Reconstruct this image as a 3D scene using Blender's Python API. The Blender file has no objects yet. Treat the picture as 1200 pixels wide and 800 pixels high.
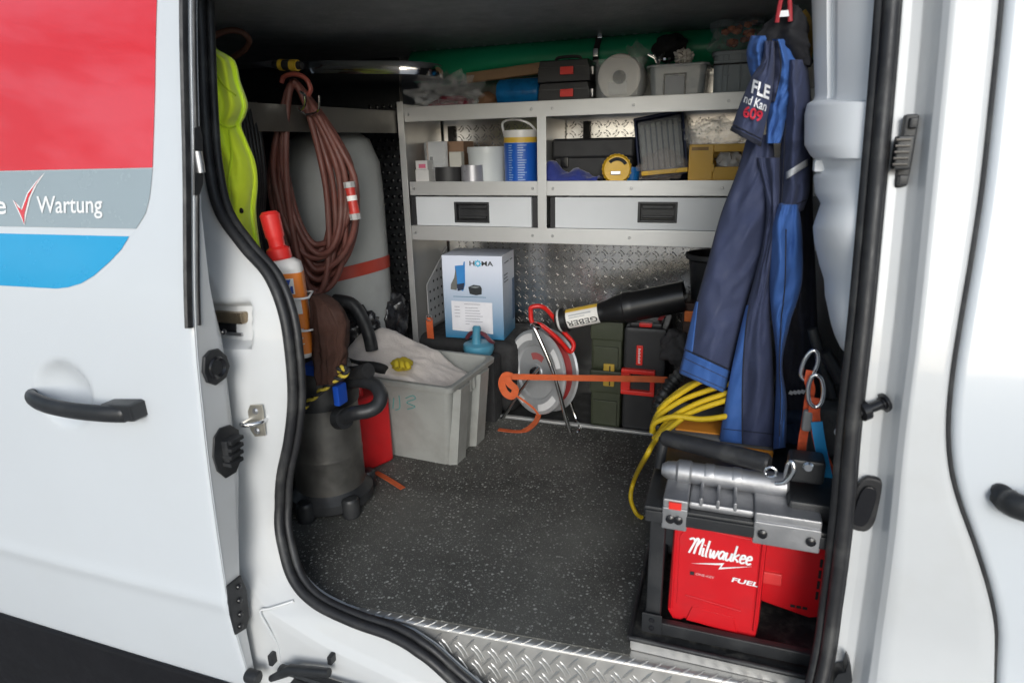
import bpy, bmesh, math, random
from mathutils import Vector, Matrix, noise
from mathutils.bvhtree import BVHTree
random.seed(7)
R = math.radians
scene = bpy.context.scene
COL = scene.collection
# ------------------------------------------------------------------ camera
FPX, PSI, PIT, ROL = 740.0, R(19.4), R(17.0), R(1.3)
CAM = Vector((0.0, -1.15, 1.0))
_F = Vector((-math.sin(PSI)*math.cos(PIT), math.cos(PSI)*math.cos(PIT), -math.sin(PIT)))
_r0 = Vector((math.cos(PSI), math.sin(PSI), 0)); _u0 = _r0.cross(_F)
_R = math.cos(ROL)*_r0 - math.sin(ROL)*_u0
_U = math.sin(ROL)*_r0 + math.cos(ROL)*_u0
cd = bpy.data.cameras.new('camera'); cam = bpy.data.objects.new('camera', cd); COL.objects.link(cam)
cd.sensor_width = 36; cd.lens = 36*FPX/1200; cd.clip_start = 0.02; cd.clip_end = 500
mw = Matrix((( _R.x, _U.x, -_F.x, CAM.x), (_R.y, _U.y, -_F.y, CAM.y), (_R.z, _U.z, -_F.z, CAM.z), (0, 0, 0, 1)))
cam.matrix_world = mw
scene.camera = cam
cd.dof.use_dof = True; cd.dof.focus_distance = 1.95; cd.dof.aperture_fstop = 4.5
# ------------------------------------------------------------------ sky, sun, exposure
SUN_EL, SUN_AZ = R(20), R(162)          # compass style: the sun stands behind the photographer
w = bpy.data.worlds.new('World'); scene.world = w; w.use_nodes = True
wn = w.node_tree; wn.nodes.clear()
wo = wn.nodes.new('ShaderNodeOutputWorld'); bg = wn.nodes.new('ShaderNodeBackground')
sk = wn.nodes.new('ShaderNodeTexSky'); sk.sky_type = 'NISHITA'; sk.sun_disc = False
sk.sun_elevation = SUN_EL; sk.sun_rotation = SUN_AZ; sk.air_density = 1.0; sk.dust_density = 1.5; sk.ozone_density = 1.0
hs = wn.nodes.new('ShaderNodeHueSaturation'); hs.inputs['Saturation'].default_value = 0.6
tc = wn.nodes.new('ShaderNodeTexCoord'); nz = wn.nodes.new('ShaderNodeTexNoise')
nz.inputs['Scale'].default_value = 5.5; nz.inputs['Detail'].default_value = 8; nz.inputs['Roughness'].default_value = 0.6
mp = wn.nodes.new('ShaderNodeMapping'); mp.inputs['Scale'].default_value = (1, 1, 2.2)
rp = wn.nodes.new('ShaderNodeMapRange'); rp.inputs['From Min'].default_value = 0.40; rp.inputs['From Max'].default_value = 0.60
rp.inputs['To Min'].default_value = 0.5; rp.inputs['To Max'].default_value = 1.6
mul = wn.nodes.new('ShaderNodeMix'); mul.data_type = 'RGBA'; mul.blend_type = 'MULTIPLY'; mul.inputs['Factor'].default_value = 1.0
wl = wn.links.new
wl(tc.outputs['Generated'], mp.inputs['Vector']); wl(mp.outputs['Vector'], nz.inputs['Vector'])
wl(nz.outputs['Fac'], rp.inputs['Value']); wl(sk.outputs['Color'], hs.inputs['Color'])
wl(hs.outputs['Color'], mul.inputs['A']); wl(rp.outputs['Result'], mul.inputs['B'])
tint = wn.nodes.new('ShaderNodeMix'); tint.data_type = 'RGBA'; tint.blend_type = 'MULTIPLY'; tint.inputs['Factor'].default_value = 1.0
tint.inputs['B'].default_value = (0.93, 1.0, 1.06, 1)     # thin cool overcast
wl(mul.outputs['Result'], tint.inputs['A']); wl(tint.outputs['Result'], bg.inputs['Color']); wl(bg.outputs['Background'], wo.inputs['Surface'])
bg.inputs['Strength'].default_value = 0.13
sd = bpy.data.lights.new('sun', 'SUN'); sd.energy = 1.5; sd.angle = R(32); sd.color = (0.98, 0.99, 1.0)
sun = bpy.data.objects.new('sun', sd); COL.objects.link(sun)
_sv = Vector((math.sin(SUN_AZ)*math.cos(SUN_EL), math.cos(SUN_AZ)*math.cos(SUN_EL), math.sin(SUN_EL)))
sun.rotation_euler = (-_sv).to_track_quat('-Z', 'Y').to_euler(); sun.location = (0, -6, 6)
scene.view_settings.view_transform = 'Standard'; scene.view_settings.look = 'None'
scene.view_settings.exposure = 0.13; scene.view_settings.gamma = 1
scene.view_settings.use_curve_mapping = False
scene.render.engine = 'CYCLES'; scene.cycles.max_bounces = 10; scene.cycles.diffuse_bounces = 5
scene.cycles.transparent_max_bounces = 16
# ------------------------------------------------------------------ measuring helpers (photo pixel -> metres on a real plane)
def ray(px, py): return _R*((px-600)/FPX) - _U*((py-400)/FPX) + _F
def U(px, py, ax, v):
    d = ray(px, py); i = 'xyz'.index(ax)
    return CAM + d*((v-CAM[i])/d[i])
def US(px, py, fy, it=8):
    p = U(px, py, 'y', fy(0.6))
    for _ in range(it): p = U(px, py, 'y', fy(p.z))
    return p
def XX(px, y, z):
    k = (px-600)/FPX; a = _R - _F*k
    return (-(a.y*(y-CAM.y)+a.z*(z-CAM.z)))/a.x + CAM.x
def ZZ(py, x, y):
    k = -(py-400)/FPX; a = _U - _F*k
    return (-(a.y*(y-CAM.y)+a.x*(x-CAM.x)))/a.z + CAM.z
def lerp(a, b, t): return a+(b-a)*t
def interp(pts, x):
    if x <= pts[0][0]: return pts[0][1]
    for (x0, y0), (x1, y1) in zip(pts, pts[1:]):
        if x <= x1: return y0+(y1-y0)*(x-x0)/(x1-x0)
    return pts[-1][1]
def smooth(pts, x):                      # monotone-ish cubic through points
    n = len(pts)
    if x <= pts[0][0]: return pts[0][1]
    if x >= pts[-1][0]: return pts[-1][1]
    for i in range(n-1):
        if x <= pts[i+1][0]:
            x0, y0 = pts[i]; x1, y1 = pts[i+1]; h = x1-x0; t = (x-x0)/h
            m0 = (y1-pts[i-1][1])/(x1-pts[i-1][0]) if i > 0 else (y1-y0)/h
            m1 = (pts[i+2][1]-y0)/(pts[i+2][0]-x0) if i < n-2 else (y1-y0)/h
            return ((2*t**3-3*t*t+1)*y0+(t**3-2*t*t+t)*h*m0+(-2*t**3+3*t*t)*y1+(t**3-t*t)*h*m1)
def spline(P, n=8, closed=False):
    P = [Vector(p) for p in P]; N = len(P); out = []
    rng = range(N if closed else N-1)
    for i in rng:
        if closed: a, b, c, d = P[i-1], P[i], P[(i+1) % N], P[(i+2) % N]
        else: a, b, c, d = P[max(i-1, 0)], P[i], P[i+1], P[min(i+2, N-1)]
        for k in range(n):
            t = k/n
            out.append(0.5*((2*b)+(c-a)*t+(2*a-5*b+4*c-d)*t*t+(3*b-a-3*c+d)*t**3))
    if not closed: out.append(P[-1].copy())
    return out
def T(x=0, y=0, z=0, rx=0, ry=0, rz=0):
    return Matrix.Translation((x, y, z)) @ Matrix.Rotation(R(rz), 4, 'Z') @ Matrix.Rotation(R(ry), 4, 'Y') @ Matrix.Rotation(R(rx), 4, 'X')
def basis(o, ex, ey, ez):
    return Matrix(((ex[0], ey[0], ez[0], o[0]), (ex[1], ey[1], ez[1], o[1]), (ex[2], ey[2], ez[2], o[2]), (0, 0, 0, 1)))
def fbm(p, s=1.0, o=3):
    v = 0; a = 1
    for k in range(o): v += a*noise.noise(Vector(p)*s); s *= 2.03; a *= .5
    return v
# ------------------------------------------------------------------ mesh builder
class MB:
    def __init__(self): self.v = []; self.f = []
    def add(self, vs, fs, M=None):
        n = len(self.v)
        self.v += [(M @ Vector(v)) if M is not None else Vector(v) for v in vs]
        self.f += [tuple(i+n for i in f) for f in fs]; return self
    def frombm(self, bm, M=None):
        bm.verts.ensure_lookup_table(); bm.verts.index_update()
        self.add([v.co.copy() for v in bm.verts], [[v.index for v in f.verts] for f in bm.faces], M); bm.free(); return self
    def box(self, x0, x1, y0, y1, z0, z1, b=0.0, M=None, seg=2):
        bm = bmesh.new(); bmesh.ops.create_cube(bm, size=1)
        for v in bm.verts:
            v.co = Vector(((x0+x1)/2+v.co.x*(x1-x0), (y0+y1)/2+v.co.y*(y1-y0), (z0+z1)/2+v.co.z*(z1-z0)))
        if b > 0: bmesh.ops.bevel(bm, geom=bm.edges[:], offset=b, segments=seg, affect='EDGES', profile=0.5, clamp_overlap=True)
        return self.frombm(bm, M)
    def taper(self, x0, x1, y0, y1, z0, z1, k, b=0.0, M=None, kk=None):
        # box whose bottom is k times its top
        bm = bmesh.new(); bmesh.ops.create_cube(bm, size=1); kk = k if kk is None else kk
        for v in bm.verts:
            s = 1.0 if v.co.z > 0 else k; s2 = 1.0 if v.co.z > 0 else kk
            v.co = Vector(((x0+x1)/2+v.co.x*(x1-x0)*s, (y0+y1)/2+v.co.y*(y1-y0)*s2, (z0+z1)/2+v.co.z*(z1-z0)))
        if b > 0: bmesh.ops.bevel(bm, geom=bm.edges[:], offset=b, segments=2, affect='EDGES', profile=0.5, clamp_overlap=True)
        return self.frombm(bm, M)
    def prism(self, pts, d, M=None, b=0.0):
        # outline in local XY, extruded along +Z by d
        bm = bmesh.new(); vs = [bm.verts.new((p[0], p[1], 0)) for p in pts]; f = bm.faces.new(vs)
        r = bmesh.ops.extrude_face_region(bm, geom=[f])
        bmesh.ops.translate(bm, vec=(0, 0, d), verts=[g for g in r['geom'] if isinstance(g, bmesh.types.BMVert)])
        bmesh.ops.recalc_face_normals(bm, faces=bm.faces[:])
        if b > 0:
            es = [e for e in bm.edges if abs(e.verts[0].co.z-e.verts[1].co.z) < 1e-6]
            bmesh.ops.bevel(bm, geom=es, offset=b, segments=2, affect='EDGES', profile=0.5, clamp_overlap=True)
        return self.frombm(bm, M)
    def lathe(self, prof, n=32, M=None, a0=0.0, a1=2*math.pi, cap=False):
        full = abs(a1-a0-2*math.pi) < 1e-6; m = n if full else n+1; vs = []; fs = []
        for (r, z) in prof:
            for k in range(m):
                a = a0+(a1-a0)*k/n; vs.append((r*math.cos(a), r*math.sin(a), z))
        for j in range(len(prof)-1):
            for k in range(n):
                k2 = (k+1) % m; fs.append((j*m+k, j*m+k2, (j+1)*m+k2, (j+1)*m+k))
        if cap:
            fs.append(tuple(range(m-1, -1, -1))); fs.append(tuple((len(prof)-1)*m+k for k in range(m)))
        return self.add(vs, fs, M)
    def tube(self, P, r, n=10, closed=False, caps=True, M=None, flat=1.0, up=None):
        P = [Vector(p) for p in P]; N = len(P); rs = r if isinstance(r, (list, tuple)) else [r]*N
        tg = []
        for i in range(N):
            a = P[(i-1) % N] if closed or i > 0 else P[i]; b = P[(i+1) % N] if closed or i < N-1 else P[i]
            t = b-a; tg.append(t.normalized() if t.length > 1e-9 else Vector((0, 0, 1)))
        u = Vector(up) if up is not None else tg[0].orthogonal()
        vs = []; fs = []
        for i in range(N):
            if up is not None: u = Vector(up)
            u = (u-tg[i]*u.dot(tg[i]));
            u = u.normalized() if u.length > 1e-6 else tg[i].orthogonal().normalized()
            w_ = tg[i].cross(u)
            for k in range(n):
                a = 2*math.pi*k/n; vs.append(P[i]+(u*math.cos(a)*flat+w_*math.sin(a))*rs[i])
        for i in range(N if closed else N-1):
            j = (i+1) % N
            for k in range(n): fs.append((i*n+k, i*n+(k+1) % n, j*n+(k+1) % n, j*n+k))
        if caps and not closed:
            fs.append(tuple(range(n-1, -1, -1))); fs.append(tuple((N-1)*n+k for k in range(n)))
        return self.add(vs, fs, M)
    def grid(self, fn, nu, nv, cu=False, cv=False, M=None):
        mu = nu if cu else nu+1; mv = nv if cv else nv+1
        vs = [fn(i/nu, j/nv) for j in range(mv) for i in range(mu)]; fs = []
        for j in range(nv):
            for i in range(nu):
                i2 = (i+1) % mu; j2 = (j+1) % mv
                fs.append((j*mu+i, j*mu+i2, j2*mu+i2, j2*mu+i))
        return self.add(vs, fs, M)
    def ico(self, c, rad, sub=3, disp=0.0, sc=1.0, seed=0.0, M=None, squash=None):
        bm = bmesh.new(); bmesh.ops.create_icosphere(bm, subdivisions=sub, radius=1)
        rad = Vector(rad) if not isinstance(rad, (int, float)) else Vector((rad,)*3)
        for v in bm.verts:
            n = v.co.normalized(); k = 1+disp*fbm(n*sc+Vector((seed, seed*.7, -seed)), 1, 4)
            v.co = Vector((c[0]+n.x*rad.x*k, c[1]+n.y*rad.y*k, c[2]+n.z*rad.z*k))
            if squash is not None: v.co.z = max(v.co.z, squash)
        return self.frombm(bm, M)
def roundrect(w_, h_, r, n=5, cx=0, cy=0):
    o = []
    for (sx, sy, a) in ((1, 1, 0), (-1, 1, 90), (-1, -1, 180), (1, -1, 270)):
        for k in range(n+1):
            t = R(a+90*k/n); o.append((cx+sx*(w_/2-r)+r*math.cos(t), cy+sy*(h_/2-r)+r*math.sin(t)))
    return o
def mesh_obj(name, mb, mat, parent=None, smooth_=True, ang=38):
    root = parent
    while root is not None and root.parent is not None: root = root.parent
    off = Vector(root['_loc']) if root is not None else Vector((0, 0, 0))
    me = bpy.data.meshes.new(name)
    me.from_pydata([v-off for v in mb.v], [], mb.f); me.validate()
    bm = bmesh.new(); bm.from_mesh(me); bmesh.ops.recalc_face_normals(bm, faces=bm.faces[:]); bm.to_mesh(me); bm.free()
    if smooth_:
        me.shade_smooth(); me.set_sharp_from_angle(angle=R(ang))
    me.materials.append(mat)
    o = bpy.data.objects.new(name, me); COL.objects.link(o)
    if smooth_ and ang <= 40 and len(me.polygons) < 4000:
        wnm = o.modifiers.new('weighted', 'WEIGHTED_NORMAL'); wnm.keep_sharp = True; wnm.weight = 80
    if parent is not None: o.parent = parent
    return o
def thing(name, label, cat, loc, group=None):
    o = bpy.data.objects.new(name, None); COL.objects.link(o); o.location = loc; o['_loc'] = tuple(loc)
    o.empty_display_size = .05
    o['label'] = label; o['category'] = cat
    if group: o['group'] = group
    return o
def solo(name, mb, mat, label, cat, group=None, **k):
    # a thing that is one mesh, origin at its base
    lo = [min(v[i] for v in mb.v) for i in range(3)]; hi = [max(v[i] for v in mb.v) for i in range(3)]
    off = Vector(((lo[0]+hi[0])/2, (lo[1]+hi[1])/2, lo[2]))
    m2 = MB(); m2.v = [v-off for v in mb.v]; m2.f = mb.f
    o = mesh_obj(name, m2, mat, None, **k); o.location = off
    o['label'] = label; o['category'] = cat
    if group: o['group'] = group
    return o
def piece(name, src, parent, M):
    # another object sharing the mesh of src (verts in world metres), placed by M
    root = parent
    while root.parent is not None: root = root.parent
    off = Matrix.Translation(-Vector(root['_loc']))
    o = bpy.data.objects.new(name, src); COL.objects.link(o); o.parent = parent; o.matrix_local = off @ M
    return o
def raw_mesh(name, mb, mat, ang=38):
    me = bpy.data.meshes.new(name); me.from_pydata(mb.v, [], mb.f); me.validate()
    bm = bmesh.new(); bm.from_mesh(me); bmesh.ops.recalc_face_normals(bm, faces=bm.faces[:]); bm.to_mesh(me); bm.free()
    me.shade_smooth(); me.set_sharp_from_angle(angle=R(ang)); me.materials.append(mat); return me
def solid(o, t, off=0.0):
    m = o.modifiers.new('thickness', 'SOLIDIFY'); m.thickness = t; m.offset = off; return o
def subs(o, n=1):
    m = o.modifiers.new('smooth', 'SUBSURF'); m.levels = n; m.render_levels = n; return o
def text_mb(s, size, shear=0.0, offset=0.0, extrude=0.0, align='LEFT', spacing=1.0):
    c = bpy.data.curves.new('t', 'FONT'); c.body = s; c.size = size; c.shear = shear; c.offset = offset
    c.extrude = extrude; c.align_x = align; c.space_character = spacing; c.resolution_u = 4
    o = bpy.data.objects.new('t', c); COL.objects.link(o)
    dg = bpy.context.evaluated_depsgraph_get(); dg.update()
    me = bpy.data.meshes.new_from_object(o.evaluated_get(dg)); mb = MB()
    mb.add([v.co.copy() for v in me.vertices], [tuple(p.vertices) for p in me.polygons])
    bpy.data.objects.remove(o); bpy.data.curves.remove(c); bpy.data.meshes.remove(me); return mb
def text_on(s, width, height, M, **k):
    # lettering scaled to width x height metres, lower-left corner at the local origin of M (local XY plane)
    mb = text_mb(s, 1.0, **k)
    x0 = min(v.x for v in mb.v); x1 = max(v.x for v in mb.v); y0 = min(v.y for v in mb.v); y1 = max(v.y for v in mb.v)
    sx = width/(x1-x0); sy = (height/(y1-y0)) if height else sx
    mb.v = [M @ Vector(((v.x-x0)*sx, (v.y-y0)*sy, v.z)) for v in mb.v]; return mb
def strokes(lines, r, M=None, n=5, flat=0.35):
    mb = MB()
    for L in lines: mb.tube(spline([(p[0], p[1], 0) for p in L], 5), r, n=n, M=M)
    return mb
# ------------------------------------------------------------------ materials
_mats = {}
def mat(name, col, rough=0.5, metal=0.0, coat=0.0, var=None, bump=None, spec=0.5, sheen=0.0, rvar=0.12, coord='Object', brushed=None, dirt=None):
    if name in _mats: return _mats[name]
    m = bpy.data.materials.new(name); m.use_nodes = True; nt = m.node_tree; b = nt.nodes['Principled BSDF']; L = nt.links.new
    c4 = (*col, 1) if len(col) == 3 else col
    b.inputs['Base Color'].default_value = c4; b.inputs['Roughness'].default_value = rough; b.inputs['Metallic'].default_value = metal
    b.inputs['Coat Weight'].default_value = coat; b.inputs['Coat Roughness'].default_value = 0.06
    b.inputs['Specular IOR Level'].default_value = spec; b.inputs['Sheen Weight'].default_value = sheen
    tc_ = nt.nodes.new('ShaderNodeTexCoord'); src = tc_.outputs[coord]
    def nz_(scale, detail=5, vec=None, stretch=None):
        n = nt.nodes.new('ShaderNodeTexNoise'); n.inputs['Scale'].default_value = scale; n.inputs['Detail'].default_value = detail
        n.inputs['Roughness'].default_value = 0.6
        if stretch:
            mp_ = nt.nodes.new('ShaderNodeMapping'); mp_.inputs['Scale'].default_value = stretch; L(src, mp_.inputs['Vector']); L(mp_.outputs['Vector'], n.inputs['Vector'])
        else: L(src, n.inputs['Vector'])
        return n
    var = var if var is not None else (9, 0.12)
    if var[1] > 0:
        n = nz_(var[0]); mr = nt.nodes.new('ShaderNodeMapRange')
        mr.inputs['From Min'].default_value = 0.3; mr.inputs['From Max'].default_value = 0.7
        mr.inputs['To Min'].default_value = 1-var[1]; mr.inputs['To Max'].default_value = 1+var[1]*.6
        mx = nt.nodes.new('ShaderNodeMix'); mx.data_type = 'RGBA'; mx.blend_type = 'MULTIPLY'; mx.inputs['Factor'].default_value = 1
        mx.inputs['A'].default_value = c4; L(n.outputs['Fac'], mr.inputs['Value']); L(mr.outputs['Result'], mx.inputs['B'])
        last = mx.outputs['Result']
        if dirt:      # (colour, scale, amount): worn or dusty patches with a shape of their own
            d = nz_(dirt[1], 8); cr = nt.nodes.new('ShaderNodeMapRange')
            cr.inputs['From Min'].default_value = 0.5; cr.inputs['From Max'].default_value = 0.72; cr.inputs['To Max'].default_value = dirt[2]
            m2 = nt.nodes.new('ShaderNodeMix'); m2.data_type = 'RGBA'; L(d.outputs['Fac'], cr.inputs['Value'])
            L(cr.outputs['Result'], m2.inputs['Factor']); L(last, m2.inputs['A']); m2.inputs['B'].default_value = (*dirt[0], 1); last = m2.outputs['Result']
        L(last, b.inputs['Base Color'])
    if rvar > 0:
        n = nz_(23, 6, stretch=brushed); mr = nt.nodes.new('ShaderNodeMapRange')
        mr.inputs['From Min'].default_value = 0.3; mr.inputs['From Max'].default_value = 0.7
        mr.inputs['To Min'].default_value = max(0.02, rough*(1-rvar*2)); mr.inputs['To Max'].default_value = min(1, rough*(1+rvar*2))
        L(n.outputs['Fac'], mr.inputs['Value']); L(mr.outputs['Result'], b.inputs['Roughness'])
    if bump:
        n = nz_(bump[0], 4, stretch=(bump[2] if len(bump) > 2 else None)); bp = nt.nodes.new('ShaderNodeBump')
        bp.inputs['Strength'].default_value = bump[1]; bp.inputs['Distance'].default_value = 0.004
        L(n.outputs['Fac'], bp.inputs['Height']); L(bp.outputs['Normal'], b.inputs['Normal'])
    _mats[name] = m; return m
def film(name, col, alpha, rough=0.12, tint=None):
    m = bpy.data.materials.new(name); m.use_nodes = True; b = m.node_tree.nodes['Principled BSDF']
    b.inputs['Base Color'].default_value = (*col, 1); b.inputs['Alpha'].default_value = alpha; b.inputs['Roughness'].default_value = rough
    b.inputs['Specular IOR Level'].default_value = 0.8
    n = m.node_tree.nodes.new('ShaderNodeTexNoise'); n.inputs['Scale'].default_value = 60; bp = m.node_tree.nodes.new('ShaderNodeBump')
    bp.inputs['Strength'].default_value = .35; bp.inputs['Distance'].default_value = .004
    t_ = m.node_tree.nodes.new('ShaderNodeTexCoord'); m.node_tree.links.new(t_.outputs['Object'], n.inputs['Vector'])
    m.node_tree.links.new(n.outputs['Fac'], bp.inputs['Height']); m.node_tree.links.new(bp.outputs['Normal'], b.inputs['Normal'])
    return m
WHITE = mat('white_paint', (0.60, 0.63, 0.66), 0.32, coat=0.6, var=(1.5, 0.02), rvar=0, dirt=((.5, .5, .48), 2.5, .10))
WHITE_IN = mat('white_jamb_paint', (0.57, 0.58, 0.585), 0.38, coat=0.4, var=(5, 0.03), dirt=((.45, .43, .38), 6, .18))
TRIMW = mat('white_plastic_trim', (0.80, 0.82, 0.84), 0.42, var=(6, .03), bump=(500, .03))
RUB = mat('black_rubber', (0.018, 0.018, 0.02), 0.5, var=(30, .25), dirt=((.09, .09, .085), 14, .5), bump=(260, .12))
BLK = mat('black_plastic', (0.02, 0.021, 0.023), 0.42, var=(14, .2), bump=(420, .12), dirt=((.07, .07, .07), 12, .35))
BLKG = mat('black_gloss_plastic', (0.012, 0.012, 0.014), 0.22, var=(14, .1))
BLKM = mat('black_matte', (0.016, 0.016, 0.017), 0.75, var=(10, .3), bump=(150, .25))
ALU = mat('aluminium', (0.62, 0.62, 0.61), 0.5, 0.85, var=(6, .05), rvar=.1, brushed=(1, 20, 60), dirt=((.6, .59, .57), 8, .12))
ALUD = mat('aluminium_tread', (0.68, 0.67, 0.655), 0.22, 1.0, var=(8, .08), rvar=.05)
CHR = mat('chrome', (0.82, 0.82, 0.82), 0.13, 1.0, var=(10, .05))
ALUS = mat('sill_aluminium', (0.52, 0.51, 0.49), 0.42, 0.8, var=(10, .1), rvar=.08, dirt=((.35, .34, .32), 12, .5))
STEEL = mat('galvanised_steel', (0.62, 0.62, 0.63), 0.4, 1.0, var=(25, .2))
# ================================================================== ground and van
def prof(z): return smooth([(-.7, -.135), (-.4, -.142), (-.15, -.138), (.07, -.13), (.28, -.122), (.47, -.11), (.68, -.088), (.97, -.03), (1.28, .03), (1.6, .11)], z)
def doorY(z): return prof(z)-.13
_p0 = prof
def doorY(z): return _p0(z)-.13+.13*max(0, .045-z)
def prof(z): return _p0(z)-.055*max(0, min(1, (.22-z)/.24))**1.5
gm = MB().grid(lambda u, v: Vector((-60+120*u, -60+120*v, -.62)), 8, 8)
ground = mesh_obj('ground', gm, mat('paving', (.3, .3, .295), .9, var=(3, .15), bump=(80, .4))); ground['kind'] = 'structure'
van = thing('van', 'white panel van with its side sliding door open, filling the frame', 'van', (-.3, 0, -.62))
# ---- sliding door (slid back, standing outside the body)
DX = -1.0
CRZ = .045
CLZ = U(110, 765, 'y', -.268).z
hc = US(75, 462, doorY)
def doorS(x, z):
    y = doorY(z)
    y += -.004*math.exp(-((z-CRZ)/.02)**2)
    y += 0.004*((x+1.6)/.6)**2
    e = ((x-hc.x)/.085)**2+((z-hc.z)/.075)**2
    if e < 1: y += .032*(1-e)**.75
    t = max(0, 1-(DX-x)/.012); y += .006*t*t
    return y
xs = [-2.9+.05*k for k in range(20)]+[-1.9+.0111*k for k in range(82)]; xs = [x for x in xs if x < DX-.012]+[DX-.012, DX-.008, DX-.004, DX]
zs = [-.66+.012*k for k in range(188)]
m = MB().grid(lambda u, v: Vector((xs[round(u*(len(xs)-1))], doorS(xs[round(u*(len(xs)-1))], zs[round(v*(len(zs)-1))]), zs[round(v*(len(zs)-1))])), len(xs)-1, len(zs)-1)
door = mesh_obj('sliding_door', m, WHITE, van, ang=60)
door['label'] = 'white sliding door slid back, with red, grey and blue decals'
def thick(z): return interp([(-.6, .05), (-.2, .03), (.01, .05), (.32, .102), (.62, .092), (.75, .06), (.9, .034), (1.6, .028)], z)
zz_ = [-.66+.03*k for k in range(75)]
def edge(u, v):
    z = zz_[round(v*74)]; y0 = doorY(z)+.006+.0006; y1 = doorY(z)+thick(z)
    x = DX-.001 - (.0 if u < .8 else (u-.8)*.3*.2)
    return Vector((x+ .006*math.sin(u*math.pi)*0, lerp(y0, y1, u), z))
em = MB().grid(edge, 10, 74); em.grid(lambda u, v: Vector((lerp(DX-.013, -2.9, u), doorY(zz_[round(v*74)])+thick(zz_[round(v*74)]), zz_[round(v*74)])), 4, 74)
mesh_obj('door_edge', em, WHITE_IN, door)
# black cladding at the foot of the door
cm = MB().grid(lambda u, v: Vector((lerp(-2.9, DX-.02, u), doorY(lerp(-.655, CLZ, v))-.012*min(1, 5*(1-v)+.15)-.002, lerp(-.655, CLZ, v))), 30, 24)
solid(mesh_obj('cladding', cm, mat('black_cladding', (.008, .008, .01), .55, var=(8, .2), spec=.25), door), .006)
# rubber strip up the leading edge
sm = MB()
zt = [lerp(US(228, 384, doorY).z, 1.5, k/30) for k in range(31)]
for (ox, oy, w1, w2) in ((-.004, -.004, .006, .009), (.0005, .018, .003, .004)):
    sm.tube([(DX+ox, doorY(z)+oy, z) for z in zt], [w2]*31, n=8, flat=w1/w2, up=(1, 0, 0))
mesh_obj('edge_strip', sm, RUB, door)
# decals: flat vinyl following the skin
def decal(name, poly, mtl, off=.0015, parent=door, surf=doorS, step=.02):
    bm = bmesh.new(); vs = [bm.verts.new((p[0], 0, p[1])) for p in poly]; bm.faces.new(vs)
    return finish_decal(name, bm, mtl, off, parent, surf, step)
def finish_decal(name, bm, mtl, off, parent, surf, step):
    lo = min(v.co.z for v in bm.verts); hi = max(v.co.z for v in bm.verts); z = math.floor(lo/step)*step+step
    while z < hi:
        bmesh.ops.bisect_plane(bm, geom=bm.verts[:]+bm.edges[:]+bm.faces[:], plane_co=(0, 0, z), plane_no=(0, 0, 1)); z += step
    lo = min(v.co.x for v in bm.verts); hi = max(v.co.x for v in bm.verts); x = math.floor(lo/.05)*.05+.05
    while x < hi:
        bmesh.ops.bisect_plane(bm, geom=bm.verts[:]+bm.edges[:]+bm.faces[:], plane_co=(x, 0, 0), plane_no=(1, 0, 0)); x += .05
    bmesh.ops.triangulate(bm, faces=[f for f in bm.faces if len(f.verts) > 4])
    for v in bm.verts: v.co.y = surf(v.co.x, v.co.z)-off
    mb = MB().frombm(bm); return mesh_obj(name, mb, mtl, parent, ang=80)
def dpx(pts):
    o = []
    for (x, y) in pts:
        p = US(x, y, doorY); o.append((p.x, p.z))
    return o
def poly_round(pts): return pts
VRED = mat('red_vinyl', (0.68, 0.018, 0.026), .2, coat=1.0, var=(4, .04), rvar=0)
VRED.node_tree.nodes['Principled BSDF'].inputs['Coat Roughness'].default_value = .02; VRED.node_tree.nodes['Principled BSDF'].inputs['Coat IOR'].default_value = 1.7
VGRY = mat('grey_vinyl', (0.30, 0.36, 0.39), .25, coat=.5, var=(4, .03), rvar=.1)
VBLU = mat('blue_vinyl', (0.012, 0.33, 0.62), .25, coat=.5, var=(4, .03), rvar=.1)
VWHT = mat('white_vinyl', (0.8, 0.8, 0.8), .3, var=(4, .02))
def ext(pts, k=-2.4): return pts
def band(right, ytop, ybot, name, mtl):
    # right boundary in photo pixels; left end runs on out of the picture
    R_ = dpx(right); zl_t = dpx([(-60, ytop)])[0]; zl_b = dpx([(-60, ybot)])[0]
    sl_t = (R_[0][1]-zl_t[1])/(R_[0][0]-zl_t[0]); sl_b = (R_[-1][1]-zl_b[1])/(R_[-1][0]-zl_b[0])
    poly = [(-2.6, R_[0][1]+sl_t*(-2.6-R_[0][0])*.3)]+R_+[(-2.6, R_[-1][1]+sl_b*(-2.6-R_[-1][0])*.3)]
    return decal(name, poly, mtl)
band([(188, -160), (185, -60), (183, 0), (181, 100), (178, 196.5)], -160, 205, 'red_decal', VRED)
band([(178, 197.5), (176.5, 215), (174.5, 232), (170, 250), (159, 268)], 206, 267.5, 'grey_decal', VGRY)
band([(151, 277), (142, 292), (128, 307), (110, 323), (95, 332), (80, 336.5), (66, 338)], 275, 334, 'blue_decal', VBLU)
def door_text(s, px0, px1, pyb, pyt, name, **k):
    a = US(px0, pyb, doorY); b = US(px1, pyb, doorY); c = US(px0, pyt, doorY)
    mb = text_on(s, b.x-a.x, c.z-a.z, basis((a.x, 0, a.z), (1, 0, (b.z-a.z)/(b.x-a.x)), (0, 0, 1), (0, -1, 0)), **k)
    bm = bmesh.new(); vs = [bm.verts.new(v) for v in mb.v]
    for f in mb.f:
        try: bm.faces.new([vs[i] for i in f])
        except ValueError: pass
    finish_decal(name, bm, VWHT, .0032, door, doorS, .02)
door_text('Wartung', 45, 121, 256, 230, 'lettering', offset=.012)
door_text('e', -3, 9, 251, 236, 'lettering', offset=.012)
ck = [(16, 234), (24, 241), (26, 245), (33, 226), (43, 213), (54, 202), (44, 217), (37, 232), (32, 252), (30, 264), (24, 251)]
decal('check_mark_outline', dpx(ck), VWHT, .0026)
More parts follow.
